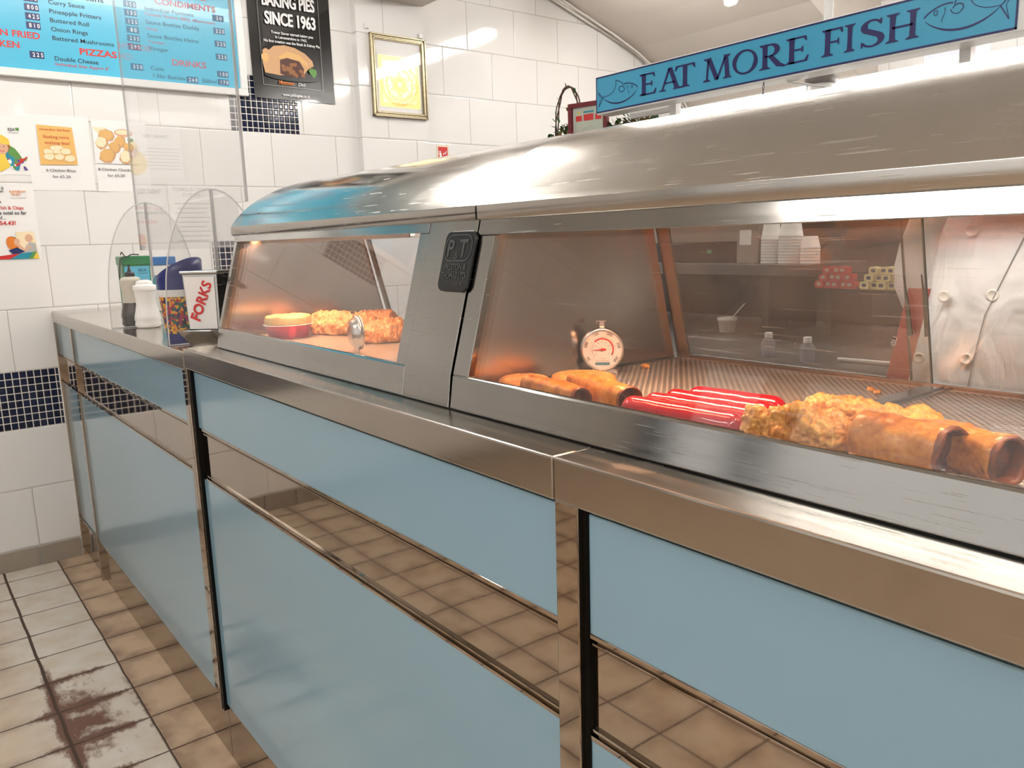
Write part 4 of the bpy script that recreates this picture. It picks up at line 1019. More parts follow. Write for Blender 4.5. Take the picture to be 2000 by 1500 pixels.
# ------------------------------------------------------------------ sign on top of the hood
GL = {}                                     # roman capitals, cap height 1: (advance, [ribbons (points, widths)], [polygons])
def serif(x, y, w, up): return [(x-w/2, y), (x+w/2, y), (x+w/2, y+.03*up), (x+.07, y+.10*up), (x-.07, y+.10*up), (x-w/2, y+.03*up)]
def stem(x, w=.155): return ([(x, 0), (x, .5), (x, 1)], [w, w*.9, w])
def arc(cx, cy, rx_, ry_, a0, a1, n=18): return [(cx+rx_*math.cos(R(a0+(a1-a0)*i/n)), cy+ry_*math.sin(R(a0+(a1-a0)*i/n))) for i in range(n+1)]
GL['I'] = (.36, [stem(.18)], [serif(.18, 0, .34, 1), serif(.18, 1, .34, -1)])
GL['E'] = (.62, [stem(.16)], [serif(.13, 0, .26, 1), serif(.13, 1, .26, -1), [(.1, 0), (.60, 0), (.64, .24), (.60, .24), (.52, .075), (.1, .075)], [(.1, 1), (.56, 1), (.58, .80), (.545, .80), (.48, .93), (.1, .93)], [(.2, .54), (.42, .54), (.45, .62), (.48, .62), (.48, .38), (.45, .38), (.42, .465), (.2, .465)]])
GL['F'] = (.58, [stem(.16)], [serif(.16, 0, .34, 1), serif(.13, 1, .26, -1), [(.1, 1), (.56, 1), (.58, .79), (.545, .79), (.48, .93), (.1, .93)], [(.2, .54), (.42, .54), (.45, .62), (.48, .62), (.48, .38), (.45, .38), (.42, .465), (.2, .465)]])
GL['H'] = (.86, [stem(.17), stem(.69), ([(.17, .5), (.69, .5)], [.075, .075])], [serif(.17, 0, .34, 1), serif(.17, 1, .34, -1), serif(.69, 0, .34, 1), serif(.69, 1, .34, -1)])
GL['T'] = (.68, [stem(.34)], [serif(.34, 0, .34, 1), [(.02, 1), (.66, 1), (.69, .78), (.65, .78), (.58, .925), (.10, .925), (.03, .78), (-.01, .78)]])
GL['A'] = (.80, [([(.10, 0), (.385, 1)], [.07, .09]), ([(.68, 0), (.41, 1)], [.165, .15]), ([(.22, .34), (.60, .34)], [.07, .07])], [[(-.02, 0), (.26, 0), (.26, .03), (.15, .08), (.08, .08), (-.02, .03)], serif(.68, 0, .32, 1)])
GL['M'] = (1.02, [([(.13, 0), (.19, 1)], [.07, .08]), ([(.20, 1), (.51, .02)], [.16, .15]), ([(.82, 1), (.51, .02)], [.07, .07]), ([(.82, 1), (.89, 0)], [.15, .155])], [serif(.13, 0, .28, 1), serif(.88, 0, .32, 1), serif(.14, 1, .24, -1), serif(.86, 1, .24, -1)])
GL['O'] = (.92, [(arc(.46, .5, .385, .47, 60, 420, 36), [.165-.085*abs(math.cos(R(60+10*i)-math.pi/2+.35)) for i in range(37)])], [])
GL['R'] = (.78, [stem(.17), (arc(.32, .735, .21, .225, 90, -90, 14), [.07, .08, .10, .12, .14, .15, .155, .155, .15, .14, .12, .10, .08, .07, .07]), ([(.17, .96), (.32, .96)], [.07, .07]), ([(.17, .51), (.32, .51)], [.07, .07]), ([(.33, .51), (.58, .10), (.78, .0)], [.14, .165, .07])], [serif(.17, 0, .34, 1), serif(.13, 1, .26, -1)])
GL['S'] = (.60, [(arc(.31, .745, .19, .215, 25, 215, 12)+arc(.30, .255, .215, .22, 52, -160, 14), [.07, .07, .07, .07, .075, .08, .09, .11, .13, .15, .16, .165, .17, .17, .165, .16, .15, .14, .125, .11, .095, .08, .075, .07, .07, .07, .07, .07])], [[(.47, .78), (.52, .78), (.52, .98), (.48, .98)], [(.06, .22), (.11, .22), (.10, .02), (.06, .02)]])
def eat_more_fish():
    y = .720; Z0, Z1, X0, X1 = 1.532, 1.604, 2.430, 3.234; fr = FRONT(y)
    t = thing('fish_sign', ((X0+X1)/2, y+.02, 1.4370), 'long sky-blue EAT MORE FISH sign standing on top of the hood', 'sign')
    MB(m_al).box(X0-.001, X1+.012, y+.0008, y+.045, Z0-.003, Z1+.002).build('sign_box', t, bevel=.0015)
    MB(m_cyan2).fbox(fr, X0, X1, Z0, Z1, -.001, .0005).build('sign_face', t)
    b = MB(m_navy2); c = .001
    for a in ((X0, X1, Z0, Z0+.0028), (X0, X1, Z1-.0028, Z1), (X0, X0+.0022, Z0, Z1), (X1-.0025, X1, Z0, Z1)): b.fbox(fr, *a, .0004, c)
    b.build('sign_border', t)
    L = MB(m_navy2); base, cap = 1.5482, .0405
    pos = {'EAT': ((2.554, 2.597), (2.606, 2.658), (2.645, 2.693)), 'MORE': ((2.712, 2.774), (2.776, 2.829), (2.832, 2.883), (2.884, 2.925)), 'FISH': ((2.949, 2.985), (2.987, 3.006), (3.011, 3.053), (3.054, 3.104))}
    for wd, ps in pos.items():
        for ch, (a, e) in zip(wd, ps):
            adv, rb, pg = GL[ch]; sx = (e-a)/adv
            for pts, w in rb:
                Lp, Rp = [], []
                n = len(pts)
                for i, p in enumerate(pts):
                    q0, q1 = pts[max(i-1, 0)], pts[min(i+1, n-1)]; dx, dy = q1[0]-q0[0], q1[1]-q0[1]; l = math.hypot(dx, dy); ww = w[min(i, len(w)-1)]/2
                    Lp.append(fr(a+(p[0]-dy/l*ww)*sx, base+(p[1]+dx/l*ww)*cap, .0012)); Rp.append(fr(a+(p[0]+dy/l*ww)*sx, base+(p[1]-dx/l*ww)*cap, .0012))
                L.strip(Lp, Rp, 0, False)
            for p in pg: L.poly(fr, [(a+u*sx, base+v*cap) for u, v in p], .00125)
    L.build('sign_lettering', t, closed=False)
    def fishline(x0, x1, zc, h, mir=False):
        g = MB(m_navy2); w = x1-x0
        P = lambda u, v: ((x1-u*w) if mir else (x0+u*w), zc+v*h)
        cv = lambda ps, ww: g.ribbon(fr, [P(*p) for p in ps], [q*1.5 for q in ww] if isinstance(ww, list) else ww*1.6, .0012)
        def bez(a, b, c_, d, n=14): return [tuple((1-k)**3*a[i]+3*(1-k)**2*k*b[i]+3*(1-k)*k*k*c_[i]+k**3*d[i] for i in (0, 1)) for k in [j/n for j in range(n+1)]]
        n = 15
        cv(bez((.12, -.12), (.35, -.62), (.75, -.62), (.98, -.10)), [.0004+.0016*math.sin(math.pi*i/14) for i in range(n)])       # belly
        cv(bez((.12, -.10), (.30, -.12), (.50, .02), (.46, .50)), .0006); cv(bez((.46, .50), (.58, .42), (.64, .32), (.64, .20)), .0008)    # fin
        cv(bez((.56, .0), (.48, .16), (.62, .30), (.66, .10)), .0009); cv(bez((.56, .0), (.58, -.10), (.68, -.05), (.68, .10)), .0007)
        cv(bez((.66, .26), (.80, .32), (.95, .15), (1., .0)), .0011)
        cv([(.12, -.12), (.0, .15)], .0008); cv([(.0, .15), (.06, -.12), (.02, -.50)], .0005); cv([(.02, -.50), (.12, -.12)], .0009)
        cv(bez((.76, .18), (.72, .02), (.80, -.08), (.78, -.20)), .0005)
        e = [(.86+.022*math.cos(R(q)), .08+.07*math.sin(R(q))) for q in range(0, 361, 30)]; cv(e, .0006)
        g.build('fish_drawing', t, closed=False)
    fishline(2.436, 2.549, 1.567, .046); fishline(3.110, 3.226, 1.572, .050, True)
    # brackets down to the hood
    for x in (2.60, 3.15):
        MB(m_al).box(x-.008, x+.008, y+.045, y+.061, 1.4370, 1.58).build('bracket_post', t, bevel=.001)
    MB(m_al).box(2.48, 2.60, y+.048, y+.060, 1.518, 1.530).build('bracket_arm', t, bevel=.001)
    MB(m_al).tube([(2.86, y+.04, 1.530), (2.93, y+.10, 1.512), (2.86, .84, 1.512)], .0022, 6).build('bracket_arm', t)
    ct = MB(m_black); ct.tube([(2.843, y-.002, 1.529), (2.8415, y-.003, 1.52), (2.8435, y-.003, 1.506)], .0007, 5).tube([(2.843, y-.002, 1.529), (2.8445, y-.003, 1.519), (2.841, y-.003, 1.507)], .0007, 5)
    ct.build('cable_tie', t)
m_navy2 = plain('deep_navy_vinyl', (.018, .016, .11), .3)
eat_more_fish()

ZH = 1.4370
def on_hood():
    m_mar = plain('maroon_wood', (.16, .012, .018), .3); m_leaf = plain('green_leaf', (.035, .10, .025), .45, var=.5, scale=80); m_leaf2 = plain('autumn_leaf', (.20, .15, .05), .5, var=.4, scale=80); m_wick = plain('brown_wicker', (.09, .035, .018), .6, var=.5, scale=120, bump=.6)
    # certificate
    t = thing('framed_certificate', (2.325, .80, ZH), 'small maroon-framed card with a round emblem, beside the leafy basket', 'picture')
    a = R(14); fr = F((2.325, .80, ZH), (math.cos(a), math.sin(a), 0), (0, 0, 1), (math.sin(a), -math.cos(a), 0)); W2, HH = .052, .140
    f = MB(m_mar)
    for q in ((-W2, W2, 0, .010), (-W2, W2, HH-.010, HH), (-W2, -W2+.010, .01, HH-.01), (W2-.010, W2, .01, HH-.01)): f.fbox(fr, *q, 0, .012)
    f.build('picture_frame', t, bevel=.001)
    cd = MB(plain('pale_green_card', (.50, .56, .47), .4), m_red, m_teal, m_yel, m_al, m_gry)
    cd.fbox(fr, -W2+.009, W2-.009, .009, HH-.009, .001, .004, 4); cd.fbox(fr, -W2+.013, W2-.013, .013, HH-.013, .004, .0045, 0)
    cd.fbox(fr, -.013, .013, HH-.040, HH-.026, .0045, .005, 1); cd.fbox(fr, -.034, -.018, HH-.040, HH-.028, .0045, .005, 1); cd.fbox(fr, .018, .034, HH-.040, HH-.028, .0045, .005, 1); cd.fbox(fr, -.014, .014, HH-.023, HH-.019, .0045, .005, 2)
    for rr in (.020, .018, .010): cd.ribbon(fr, [(rr*math.cos(R(q)), HH-.072+rr*math.sin(R(q))) for q in range(0, 361, 15)], .0009, .0052, 5)
    for q in range(0, 360, 30): cd.ribbon(fr, [(.004*math.cos(R(q)), HH-.072+.004*math.sin(R(q))), (.017*math.cos(R(q)), HH-.072+.017*math.sin(R(q)))], .0012, .0052, 5)
    for q in (-.026, .026): cd.ell(fr, q, HH-.021, .003, .003, .005, 3)
    cd.build('card', t, closed=False)
    MB(m_mar).fbox(fr, -.012, .012, 0, .08, -.03, -.001).build('strut', t)
    def leaf(mb, p, d, l, w, mi):
        d = d.normalized(); s = d.cross(Vector((.3, .5, .8))).normalized(); n = d.cross(s)
        pts = [p, p+d*l*.3+s*w*.5, p+d*l*.65+s*w*.45, p+d*l, p+d*l*.65-s*w*.45, p+d*l*.3-s*w*.5]; m1 = p+d*l*.35-n*w*.12; m2 = p+d*l*.7-n*w*.10
        mb.add(pts+[m1, m2], [(0, 1, 6), (1, 2, 7, 6), (2, 3, 7), (3, 4, 7), (4, 5, 6, 7), (5, 0, 6)], mi)
    def basket(x, y, rx_, h, lab, hoop, seed, lv):
        t = thing('foliage_basket', (x, y, ZH), lab, 'basket', 'leafy baskets on the hood')
        b = MB(m_wick); n = 9
        for i in range(n):
            z = ZH+h*(i+.5)/n; rr = rx_*(.8+.2*i/n); b.tube([(x+rr*math.cos(R(q)), y+rr*.7*math.sin(R(q)), z+.0015*math.sin(R(q*9+180*i))) for q in range(0, 361, 12)], h/n*.55, 6, cap=False)
        b.lathe((x, y, ZH), [(rx_*.62, 0), (rx_*.7, h*.95)], 20, sy=.8); b.build('wicker_bowl', t)
        if hoop:
            hp = MB(m_wick)
            for k in range(3): hp.tube([(x+(.042+.002*k)*math.cos(R(q)), y+.004*math.sin(R(q*5+k*120)), ZH+h+.118*max(0, math.sin(R(q)))**.8*(1+.01*k)) for q in range(0, 181, 9)], .0016, 5)
            hp.build('handle', t)
        l = MB(m_leaf, m_leaf2); rnd = random.Random(seed)
        for i in range(lv):
            q = rnd.uniform(0, 6.28); e = rnd.random()**.5
            p = Vector((x+rx_*1.05*e*math.cos(q), y+rx_*.7*e*math.sin(q), ZH+h+rnd.uniform(-.015, .075 if hoop else .03)*(1.1-e)))
            leaf(l, p, Vector((rnd.uniform(-1, 1), rnd.uniform(-1, .6), rnd.uniform(-.5, 1))), rnd.uniform(.012, .019), .011, 0 if rnd.random() < .72 else 1)
        if hoop:
            for i in range(9): leaf(l, Vector((x-.050-.004*(i % 3), y-.01, ZH+h+.015-.007*i)), Vector((-.6+.3*(i % 2), -.3, -.4+.3*(i % 3))), .014, .011, i % 2)
            for q in (35, 60, 95, 130, 150): leaf(l, Vector((x+.043*math.cos(R(q)), y, ZH+h+.116*math.sin(R(q)))), Vector((math.cos(R(q)), -.3, .8)), .015, .010, 0)
        tag(l.build('foliage', t, closed=False), kind='stuff')
    basket(2.215, .835, .052, .075, 'wicker basket with a tall twig hoop handle and trailing leaves on the hood', True, 4, 95)
    basket(2.430, .835, .058, .080, 'low wicker basket of dark leaves half hidden behind the blue sign', False, 7, 90)
    # flue post and collar
    t = thing('support_pole', (2.852, .88, ZH), 'thin white pole rising from a grey collar on the hood to the ceiling', 'pole')
    MB(m_al).tube([(2.862, .88, ZH+.10), (2.862, .88, 2.80)], .0085, 12).build('pole', t)
    MB(plain('grey_collar', (.16, .14, .13), .4)).lathe((2.852, .88, ZH), [(.028, .100), (.029, .101), (.029, .114), (.027, .117), (.012, .118)], 28).build('collar_ring', t)
    MB(m_al).lathe((2.852, .88, ZH), [(.024, 0), (.025, .002), (.025, .099), (.024, .100)], 28).build('collar', t)
    # added glowing strip standing in for a brightly lit white band behind the hood
    t = thing('hood_glow_strip', (3.2, .945, ZH), 'long glowing white strip added along the back edge of the hood', 'light')
    MB(m_al).box(2.45, 4.5, .925, .975, ZH, 1.515).build('housing', t, bevel=.003)
    MB(m_glowstrip).box(2.455, 4.49, .923, .970, 1.515, 1.549).build('diffuser', t, bevel=.006)
    m_btub = glass('clear_tub_plastic', (.9, .93, .98), haze=.35); m_bl = plain('blue_lid_plastic', (.10, .20, .55), .3)
    t = thing('food_tub', (3.06, .945, 1.5495), 'translucent food tub with a blue lid on the glowing strip behind the sign', 'tub')
    fr = F((3.06, .945, 1.5495), (1, 0, 0), (0, 1, 0), (0, 0, 1))
    MB(m_btub).prism(fr, rrect(-.048, .048, -.020, .020, .01), 0, .026).build('tub_body', t, bevel=.002)
    MB(m_bl).prism(fr, rrect(-.055, .055, -.024, .024, .01), .026, .0335).build('lid', t, bevel=.001)
    # white cables clipped under the coved ceiling
    pr = [(2.60, 2.68), (2.77, 2.626), (2.98, 2.565), (3.16, 2.508), (3.40, 2.42), (3.61, 2.315), (3.76, 2.21), (3.865, 2.11), (3.93, 1.99), (4.05, 1.85)]
    cb = [MB(m_ceil) for _ in range(3)]
    t = thing('cable_bundle', (.03, 3.3, 2.3), 'bundle of cream cables following the curve where tiled wall meets ceiling', 'cable')
    for k in range(3):
        pts = []
        for i in range(len(pr)-1):
            for j in range(4):
                u = j/4; pts.append((.026+.018*k+.006*math.sin(i*1.7+j*.5+k), pr[i][0]*(1-u)+pr[i+1][0]*u, pr[i][1]*(1-u)+pr[i+1][1]*u-.012-.008*math.sin(i+j*.4+k*2)))
        cb[k].tube(pts, .008-.001*k, 8).build('cable', t)
    # small white lamp hanging in the middle of the cove
    t = thing('pendant_light', (1.02, 3.05, 2.40), 'small white faceted lamp hanging from the sloping ceiling', 'light')
    MB(m_al).lathe((1.02, 3.05, 2.40), [(.012, 0), (.034, .012), (.038, .03), (.038, .19)], 8).build('shade', t)
m_glowstrip = emissive('added_glow_strip', (1., .96, .91), 3.2)
on_hood()

# ------------------------------------------------------------------ kitchen behind the range, seen through the rear glass
def kitchen():
    m_dg = plain('dark_grey_metal', (.055, .052, .050), .35, metal=.3, var=.3, scale=6); m_mg = plain('mid_grey_metal', (.16, .15, .145), .3, metal=.5, var=.2, scale=6); m_bg = plain('beige_enamel', (.30, .27, .23), .4)
    m_poly = plain('polystyrene', (.86, .86, .85), .6)
    t = thing('kitchen_bench', (2.2, 2.2, 0), 'dark grey steel kitchen bench along the back, seen through the rear glass', 'bench')
    MB(m_mg).box(.5, 3.9, 1.62, 2.78, .846, .872).build('bench_top', t, bevel=.003)
    MB(m_dg).box(.55, 3.85, 1.68, 2.75, 0, .845).build('cupboard', t)
    struct(MB(m_dg).box(.02, 5.2, 2.79, 2.83, 0, 1.62), 'wall_kitchen')
    s = thing('steel_shelf', (1.2, 2.4, 1.106), 'grey steel shelf carrying the white cups, left of the sachets', 'shelf')
    MB(m_mg).box(.5, 2.03, 2.2, 2.62, 1.106, 1.150).build('shelf_board', s, bevel=.002)
    for x in (.7, 1.80): MB(m_dg).box(x, x+.03, 2.25, 2.60, .872, 1.106).build('shelf_leg', s)
    s = thing('steel_shelf', (2.4, 2.4, 1.05), 'lower steel shelf with a bright edge carrying the sauce sachets', 'shelf')
    MB(m_st).box(2.035, 3.2, 2.2, 2.62, 1.052, 1.064).build('shelf_board', s)
    for x in (2.04, 2.9): MB(m_dg).box(x, x+.03, 2.3, 2.60, .872, 1.052).build('shelf_leg', s)
    t = thing('control_cabinet', (1.1, 2.45, 1.15), 'black control cabinet on the shelf left of the cups', 'cabinet')
    MB(m_black).box(.6, 1.655, 2.32, 2.6, 1.150, 1.236).build('cabinet_body', t, bevel=.003)
    MB(m_bg).box(.6, 1.64, 2.36, 2.6, 1.237, 1.34).build('cabinet_top', t, bevel=.003)
    g = MB(c_('green_button', (.02, .35, .15))).box(1.47, 1.49, 2.314, 2.32, 1.19, 1.205); g.build('button', t)
    MB(m_yel).box(1.630, 1.648, 2.31, 2.32, 1.172, 1.236).build('yellow_tape', t)
    t = thing('switch_box', (1.70, 2.3, 1.15), 'pale grey switch box with a printed label beside the cups', 'switch box')
    MB(m_bg).box(1.655, 1.758, 2.27, 2.36, 1.1505, 1.31).build('box_body', t, bevel=.003); MB(m_paper).box(1.672, 1.728, 2.266, 2.27, 1.225, 1.285).build('label', t)
    def cup(x, y, r, n, h, lab, nn):
        z = 1.1505
        for k in range(n):
            p = .011
            o = MB(m_poly).lathe((x, y, z), [(r*.98, 0), (r, .001), (r, .006), (r*.97, .007), (r*.93, .011)] if k < n-1 else [(r*.98, 0), (r, .001), (r, .006), (r*.95, .008), (r*.72, h), (r*.68, h+.002), (.001, h+.002)], 24).build('foam_cup')
            tag(o, lab+(', topmost' if k == n-1 else ', number %d from the bottom' % (k+1)), 'cup', 'white foam cups stacked on the shelf'); z += .0113
    cup(1.805, 2.29, .040, 9, .075, 'white foam cup in the left stack', 0)
    cup(1.893, 2.29, .047, 10, .075, 'white foam cup in the wide middle stack', 1)
    cup(1.978, 2.29, .037, 6, .045, 'white foam cup in the short right stack', 2)
    rnd = random.Random(5); m_sr = c_('red_sachet', (.55, .04, .04)); m_sy = c_('yellow_sachet', (.80, .70, .36))
    for kind, x0, x1, mt, m2 in (('red', 2.04, 2.19, m_sr, m_gry), ('yellow', 2.215, 2.37, m_sy, m_navy)):
        k = 0
        for lay in range(3):
            n = 5-lay
            for i in range(n):
                x = x0+(x1-x0)*(i+.5+.5*lay)/5; z = 1.0645+lay*.026; y = 2.25+.012*(i % 2)
                a = rnd.uniform(-.35, .35); fr = F((x, y, z), (math.cos(a), 0, math.sin(a)*.35), (0, 0, 1), (0, -1, 0))
                b = MB(mt, m2); b.prism(fr, rrect(-.017, .017, 0, .025, .006, 3), -.02, .02); b.prism(fr, rrect(-.008, .008, .007, .019, .003, 2), .02, .0204, 1)
                o = b.build('sauce_sachet', bevel=.002); tag(o, '%s sauce sachet, %s layer of its pile, %s' % (kind, ('bottom', 'middle', 'top')[lay], ('leftmost', 'second from left', 'third from left', 'fourth from left', 'rightmost')[i if i < n-1 else 4]), 'sachet', '%s sachets on the lower shelf' % kind); k += 1
    t = thing('sauce_pot', (1.668, 2.2, .872), 'small white plastic pot with a spoon on the dark bench', 'pot')
    MB(m_poly).lathe((1.668, 2.2, .8722), [(.028, 0), (.030, .001), (.037, .046), (.041, .047), (.041, .060), (.036, .061), (.033, .05)], 24).build('pot_body', t)
    MB(m_al).tube([(1.66, 2.2, .90), (1.73, 2.23, .99)], .003, 6).build('spoon', t)
    for i, (x, y, lab) in enumerate(((2.17, 1.75, 'left of two small clear bottles low on the bench'), (2.33, 1.72, 'right of two small clear bottles low on the bench'))):
        t = thing('small_bottle', (x, y, .872), lab, 'bottle', 'clear bottles on the bench')
        MB(glass('bottle_plastic%d' % i, (.6, .65, .8), haze=.25)).lathe((x, y, .8722), [(.022, 0), (.024, .004), (.024, .045), (.012, .06)], 20).build('body', t)
        MB(m_paper).lathe((x, y, .8722), [(.013, .06), (.013, .075), (.011, .077)], 16).build('cap', t)
    tag(MB(m_al).tube([(2.40, 1.78, .880), (2.58, 1.80, .880)], .006, 8).build('ladle_handle'), 'bright steel utensil handle lying on the bench beside the bottles', 'utensil')
kitchen()

t_ = thing('added_fill_light', (3.4, .90, 1.285), 'added white fill light strip under the rear edge of the hood', 'light')  # lamp added under the hood to brighten the jacket and tray
MB(m_al).box(2.62, 4.3, .87, .93, 1.290, 1.2978).build('housing', t_, bevel=.002)
area('added_fill_glow', (3.46, .90, 1.289), 1.6, .05, 1.7, (1., .96, .92), (R(18), 0, 0))
# ------------------------------------------------------------------ person in a white jacket, leaning, seen through the glass
def skin_obj(name, mat, verts, edges, radii, parent, sub=2, smooth=True):
    me = bpy.data.meshes.new(name); pw = wloc(parent) if parent else Vector((0, 0, 0))
    me.from_pydata([Vector(v)-pw for v in verts], edges, []); o = bpy.data.objects.new(name, me); COL.objects.link(o); o.parent = parent
    sk = o.modifiers.new('skin', 'SKIN'); sk.use_smooth_shade = True; sk.branch_smoothing = .6
    for i, r in enumerate(radii):
        d = me.skin_vertices[0].data[i]; d.radius = r if isinstance(r, tuple) else (r, r); d.use_root = (i == 0)
    ss = o.modifiers.new('s', 'SUBSURF'); ss.levels = ss.render_levels = sub
    me.materials.append(mat); return o
def person():
    P = Vector((3.03, 1.12, 0))
    t = thing('person', P, 'person in a white double-breasted jacket leaning behind the range, arm bent', 'person')
    m_sk = plain('skin', (.50, .27, .18), .5, sss=.1); m_jk = N('white_cotton'); v = m_jk.coord('World')
    m_jk.set(col=m_jk.mix(m_jk.noise(v, 6, 3), (.80, .79, .77), (.85, .84, .82)), rough=.8)
    bb = m_jk.bump(m_jk.math('ADD', m_jk.noise(m_jk.scaled(v, (14, 14, 7)), 1., 2, .5, 1.2), m_jk.math('MULTIPLY', m_jk.noise(v, 900, 1), .03)), .8, .018); m_jk = m_jk.m
    m_tr = plain('dark_trousers', (.03, .03, .035), .8); m_hr = plain('dark_hair', (.02, .014, .01), .6)
    hip = (3.08, 1.12, .93); ches = (3.15, 1.13, 1.22); neckb = (3.24, 1.14, 1.44); head = (3.33, 1.10, 1.60)
    V = [hip, (3.11, 1.12, 1.06), ches, (3.20, 1.145, 1.36), neckb, (3.275, 1.13, 1.49), (3.315, 1.11, 1.57), (3.335, 1.10, 1.655),
         (3.06, 1.12, 1.36), (2.940, 1.10, 1.165), (2.985, 1.22, 1.03), (2.99, 1.28, .97),
         (3.42, 1.13, 1.40), (3.50, 1.11, 1.16), (3.46, .99, 1.02), (3.44, .93, .98),
         (2.96, 1.12, .86), (2.95, 1.10, .49), (2.94, 1.14, .09), (2.94, 1.03, .04), (3.12, 1.12, .86), (3.14, 1.10, .49), (3.15, 1.14, .09), (3.16, 1.03, .04)]
    E_ = [(0, 1), (1, 2), (2, 3), (3, 4), (4, 5), (5, 6), (6, 7), (3, 8), (8, 9), (9, 10), (10, 11), (3, 12), (12, 13), (13, 14), (14, 15), (0, 16), (16, 17), (17, 18), (18, 19), (0, 20), (20, 21), (21, 22), (22, 23)]
    Rr = [(.13, .10), (.12, .095), (.13, .10), (.11, .08), .055, .05, (.078, .092), (.07, .085), .055, .042, .034, .026, .055, .042, .034, .026, .075, .055, .04, .035, .075, .055, .04, .035]
    # fingers of both hands: palm plus five separate chains
    for (w, d, side) in ((11, Vector((.12, .5, -.85)).normalized(), Vector((.9, -.4, -.1)).normalized()), (15, Vector((-.2, -.8, -.55)).normalized(), Vector((-.95, .2, .1)).normalized())):
        wp = Vector(V[w]); palm = wp+d*.055; V.append(tuple(palm)); E_.append((w, len(V)-1)); Rr.append((.034, .018)); pi_ = len(V)-1
        for k, (o, ln) in enumerate(((-.030, .060), (-.010, .072), (.010, .068), (.028, .052))):
            b0 = palm+d*.030+side*o; V.append(tuple(b0)); E_.append((pi_, len(V)-1)); Rr.append(.0095)
            V.append(tuple(b0+d*ln*.5)); E_.append((len(V)-2, len(V)-1)); Rr.append(.0085)
            V.append(tuple(b0+d*ln*.8+Vector((0, -.015, -.012)))); E_.append((len(V)-2, len(V)-1)); Rr.append(.0075)
        b0 = wp+d*.03-side*.035; V.append(tuple(b0)); E_.append((w, len(V)-1)); Rr.append(.011); V.append(tuple(b0+d*.03-side*.02)); E_.append((len(V)-2, len(V)-1)); Rr.append(.009)
    body = skin_obj('body', m_sk, V, E_, Rr, t)
    jk = MB(m_jk); rows = []
    for z, cx, cy, rx_, ry_ in ((.80, 3.075, 1.12, .165, .125), (.93, 3.085, 1.12, .165, .128), (1.03, 3.105, 1.12, .163, .130), (1.12, 3.13, 1.12, .168, .132), (1.22, 3.16, 1.12, .180, .134), (1.32, 3.19, 1.125, .195, .128), (1.38, 3.205, 1.13, .175, .11), (1.43, 3.225, 1.135, .10, .085), (1.45, 3.235, 1.135, .065, .07)):
        row = []
        for q in range(0, 360, 6):
            c, n_ = math.cos(R(q)), math.sin(R(q)); k = 1+.018*noise.noise(Vector((c*2.2+z*3, n_*2.2, z*7)))*2
            row.append(Vector((cx+rx_*k*math.copysign(abs(c)**.85, c), cy+ry_*k*math.copysign(abs(n_)**.85, n_), z)))
        rows.append(row)
    jk.grid(rows, 0, True, True)
    jk.tube([(3.06, 1.12, 1.375), (3.00, 1.11, 1.30), (2.955, 1.105, 1.22), (2.938, 1.10, 1.165), (2.965, 1.15, 1.11), (2.985, 1.21, 1.04), (2.99, 1.25, 1.0)], [.075, .070, .056, .046, .052, .050, .046], 20)
    jk.tube([(3.34, 1.13, 1.385), (3.42, 1.12, 1.33), (3.48, 1.11, 1.22), (3.505, 1.10, 1.165), (3.48, 1.04, 1.09), (3.465, .99, 1.03)], [.075, .070, .060, .055, .050, .046], 20)
    jk.tube([(3.215, 1.13, 1.42), (3.245, 1.135, 1.455), (3.262, 1.135, 1.475)], [.075, .066, .062], 20)
    jk.build('jacket', t, sub=1)
    sm = MB(m_seam).tube([(3.098, .9895, .99), (3.106, .9885, 1.05), (3.118, .9870, 1.12), (3.145, .9870, 1.19), (3.172, .9880, 1.26), (3.19, .990, 1.32)], .0012, 6); sm.build('flap_edge', t)
    st = MB(m_redrefl, m_pw); sf = F((0, 1.03, 0), (1, 0, 0), (0, 0, 1), (0, -1, 0)); st.prism(sf, [(2.925, .95), (2.972, .95), (3.005, 1.16), (2.965, 1.16)], 0, .006)  # reddish reflection over the jacket, modelled as a solid lettered strip
    st.text(sf, 'GU', 2.945, 1.045, .014, .0066, 1, rot=R(75)); tag(st.build('reflection_strip', t), 'red reflection with small white letters, modelled as a strip')
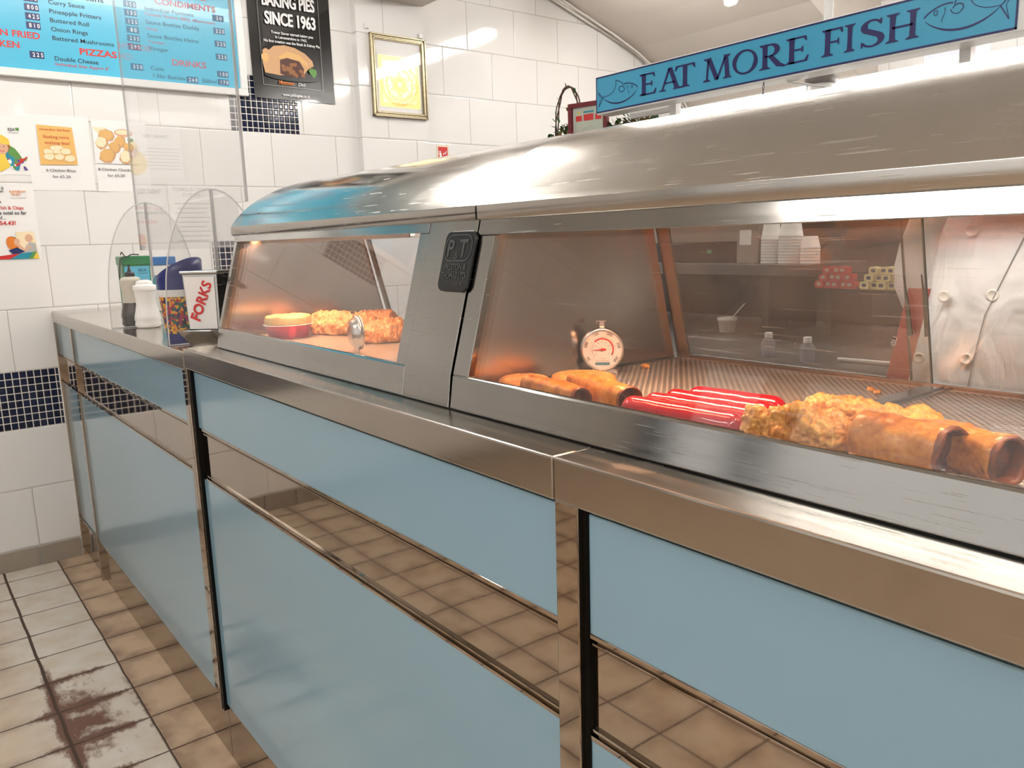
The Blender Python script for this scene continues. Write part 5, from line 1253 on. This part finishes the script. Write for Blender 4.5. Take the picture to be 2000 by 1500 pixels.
    skin_obj('trousers', m_tr, [(3.03, 1.12, .93), (2.95, 1.12, .84), (2.945, 1.10, .49), (2.94, 1.13, .12), (3.12, 1.12, .84), (3.14, 1.10, .49), (3.15, 1.13, .12)], [(0, 1), (1, 2), (2, 3), (0, 4), (4, 5), (5, 6)], [(.14, .11), .09, .07, .055, .09, .07, .055], t)
    for x in (2.94, 3.155): MB(m_black).add([(x-.045, .96, 0), (x+.045, .96, 0), (x+.04, 1.2, 0), (x-.04, 1.2, 0), (x-.035, .965, .035), (x+.035, .965, .035), (x+.035, 1.19, .09), (x-.035, 1.19, .09)], [(0, 1, 2, 3), (4, 5, 6, 7), (0, 1, 5, 4), (1, 2, 6, 5), (2, 3, 7, 6), (3, 0, 4, 7)]).build('shoe', t, bevel=.015)
    hr = MB(m_hr); rows = []
    for i in range(9):
        a = R(10*i+2); rows.append([Vector((3.335+.092*math.cos(a)*math.cos(R(q)), 1.125+.105*math.cos(a)*math.sin(R(q)), 1.635+.105*math.sin(a))) for q in range(0, 360, 20)])
    hr.grid(rows, 0, True, True); hr.build('hair', t, closed=False)
    for dx, dz, r in ((-.035, .02, .007), (.032, .02, .007)): MB(m_black).lathe((3.33+dx, 1.005, 1.60+dz), [(.0001, 0), (r, .0), (r*.6, .004), (.0001, .005)], 12, axis='y').build('eye', t)
    MB(m_sk).add([(3.33, 1.01, 1.62), (3.318, 1.008, 1.585), (3.342, 1.008, 1.585), (3.33, .985, 1.587)], [(0, 1, 3), (0, 3, 2), (1, 2, 3), (0, 2, 1)]).build('nose', t)
    MB(m_red).box(3.312, 3.350, 1.004, 1.010, 1.560, 1.566).build('mouth', t, bevel=.002)
    # two leaning rows of buttons, flap edge, and the red reflection strip at the side
    jb = plain('button_plastic', (.80, .76, .68), .35)
    for x, z in ((3.008, 1.033), (3.047, 1.150), (3.085, 1.266), (3.092, 1.040), (3.128, 1.155), (3.168, 1.270)):
        MB(jb).lathe((x, .9895 if x > 3.03 else .993, z), [(.0001, 0), (.0105, 0), (.0105, .003), (.008, .0038), (.007, .0028), (.0001, .0028)], 20, axis='y').build('button', t)
m_seam = plain('seam_shadow_thread', (.30, .29, .28), .8); m_redrefl = plain('red_reflection', (.42, .05, .035), .7)

person()
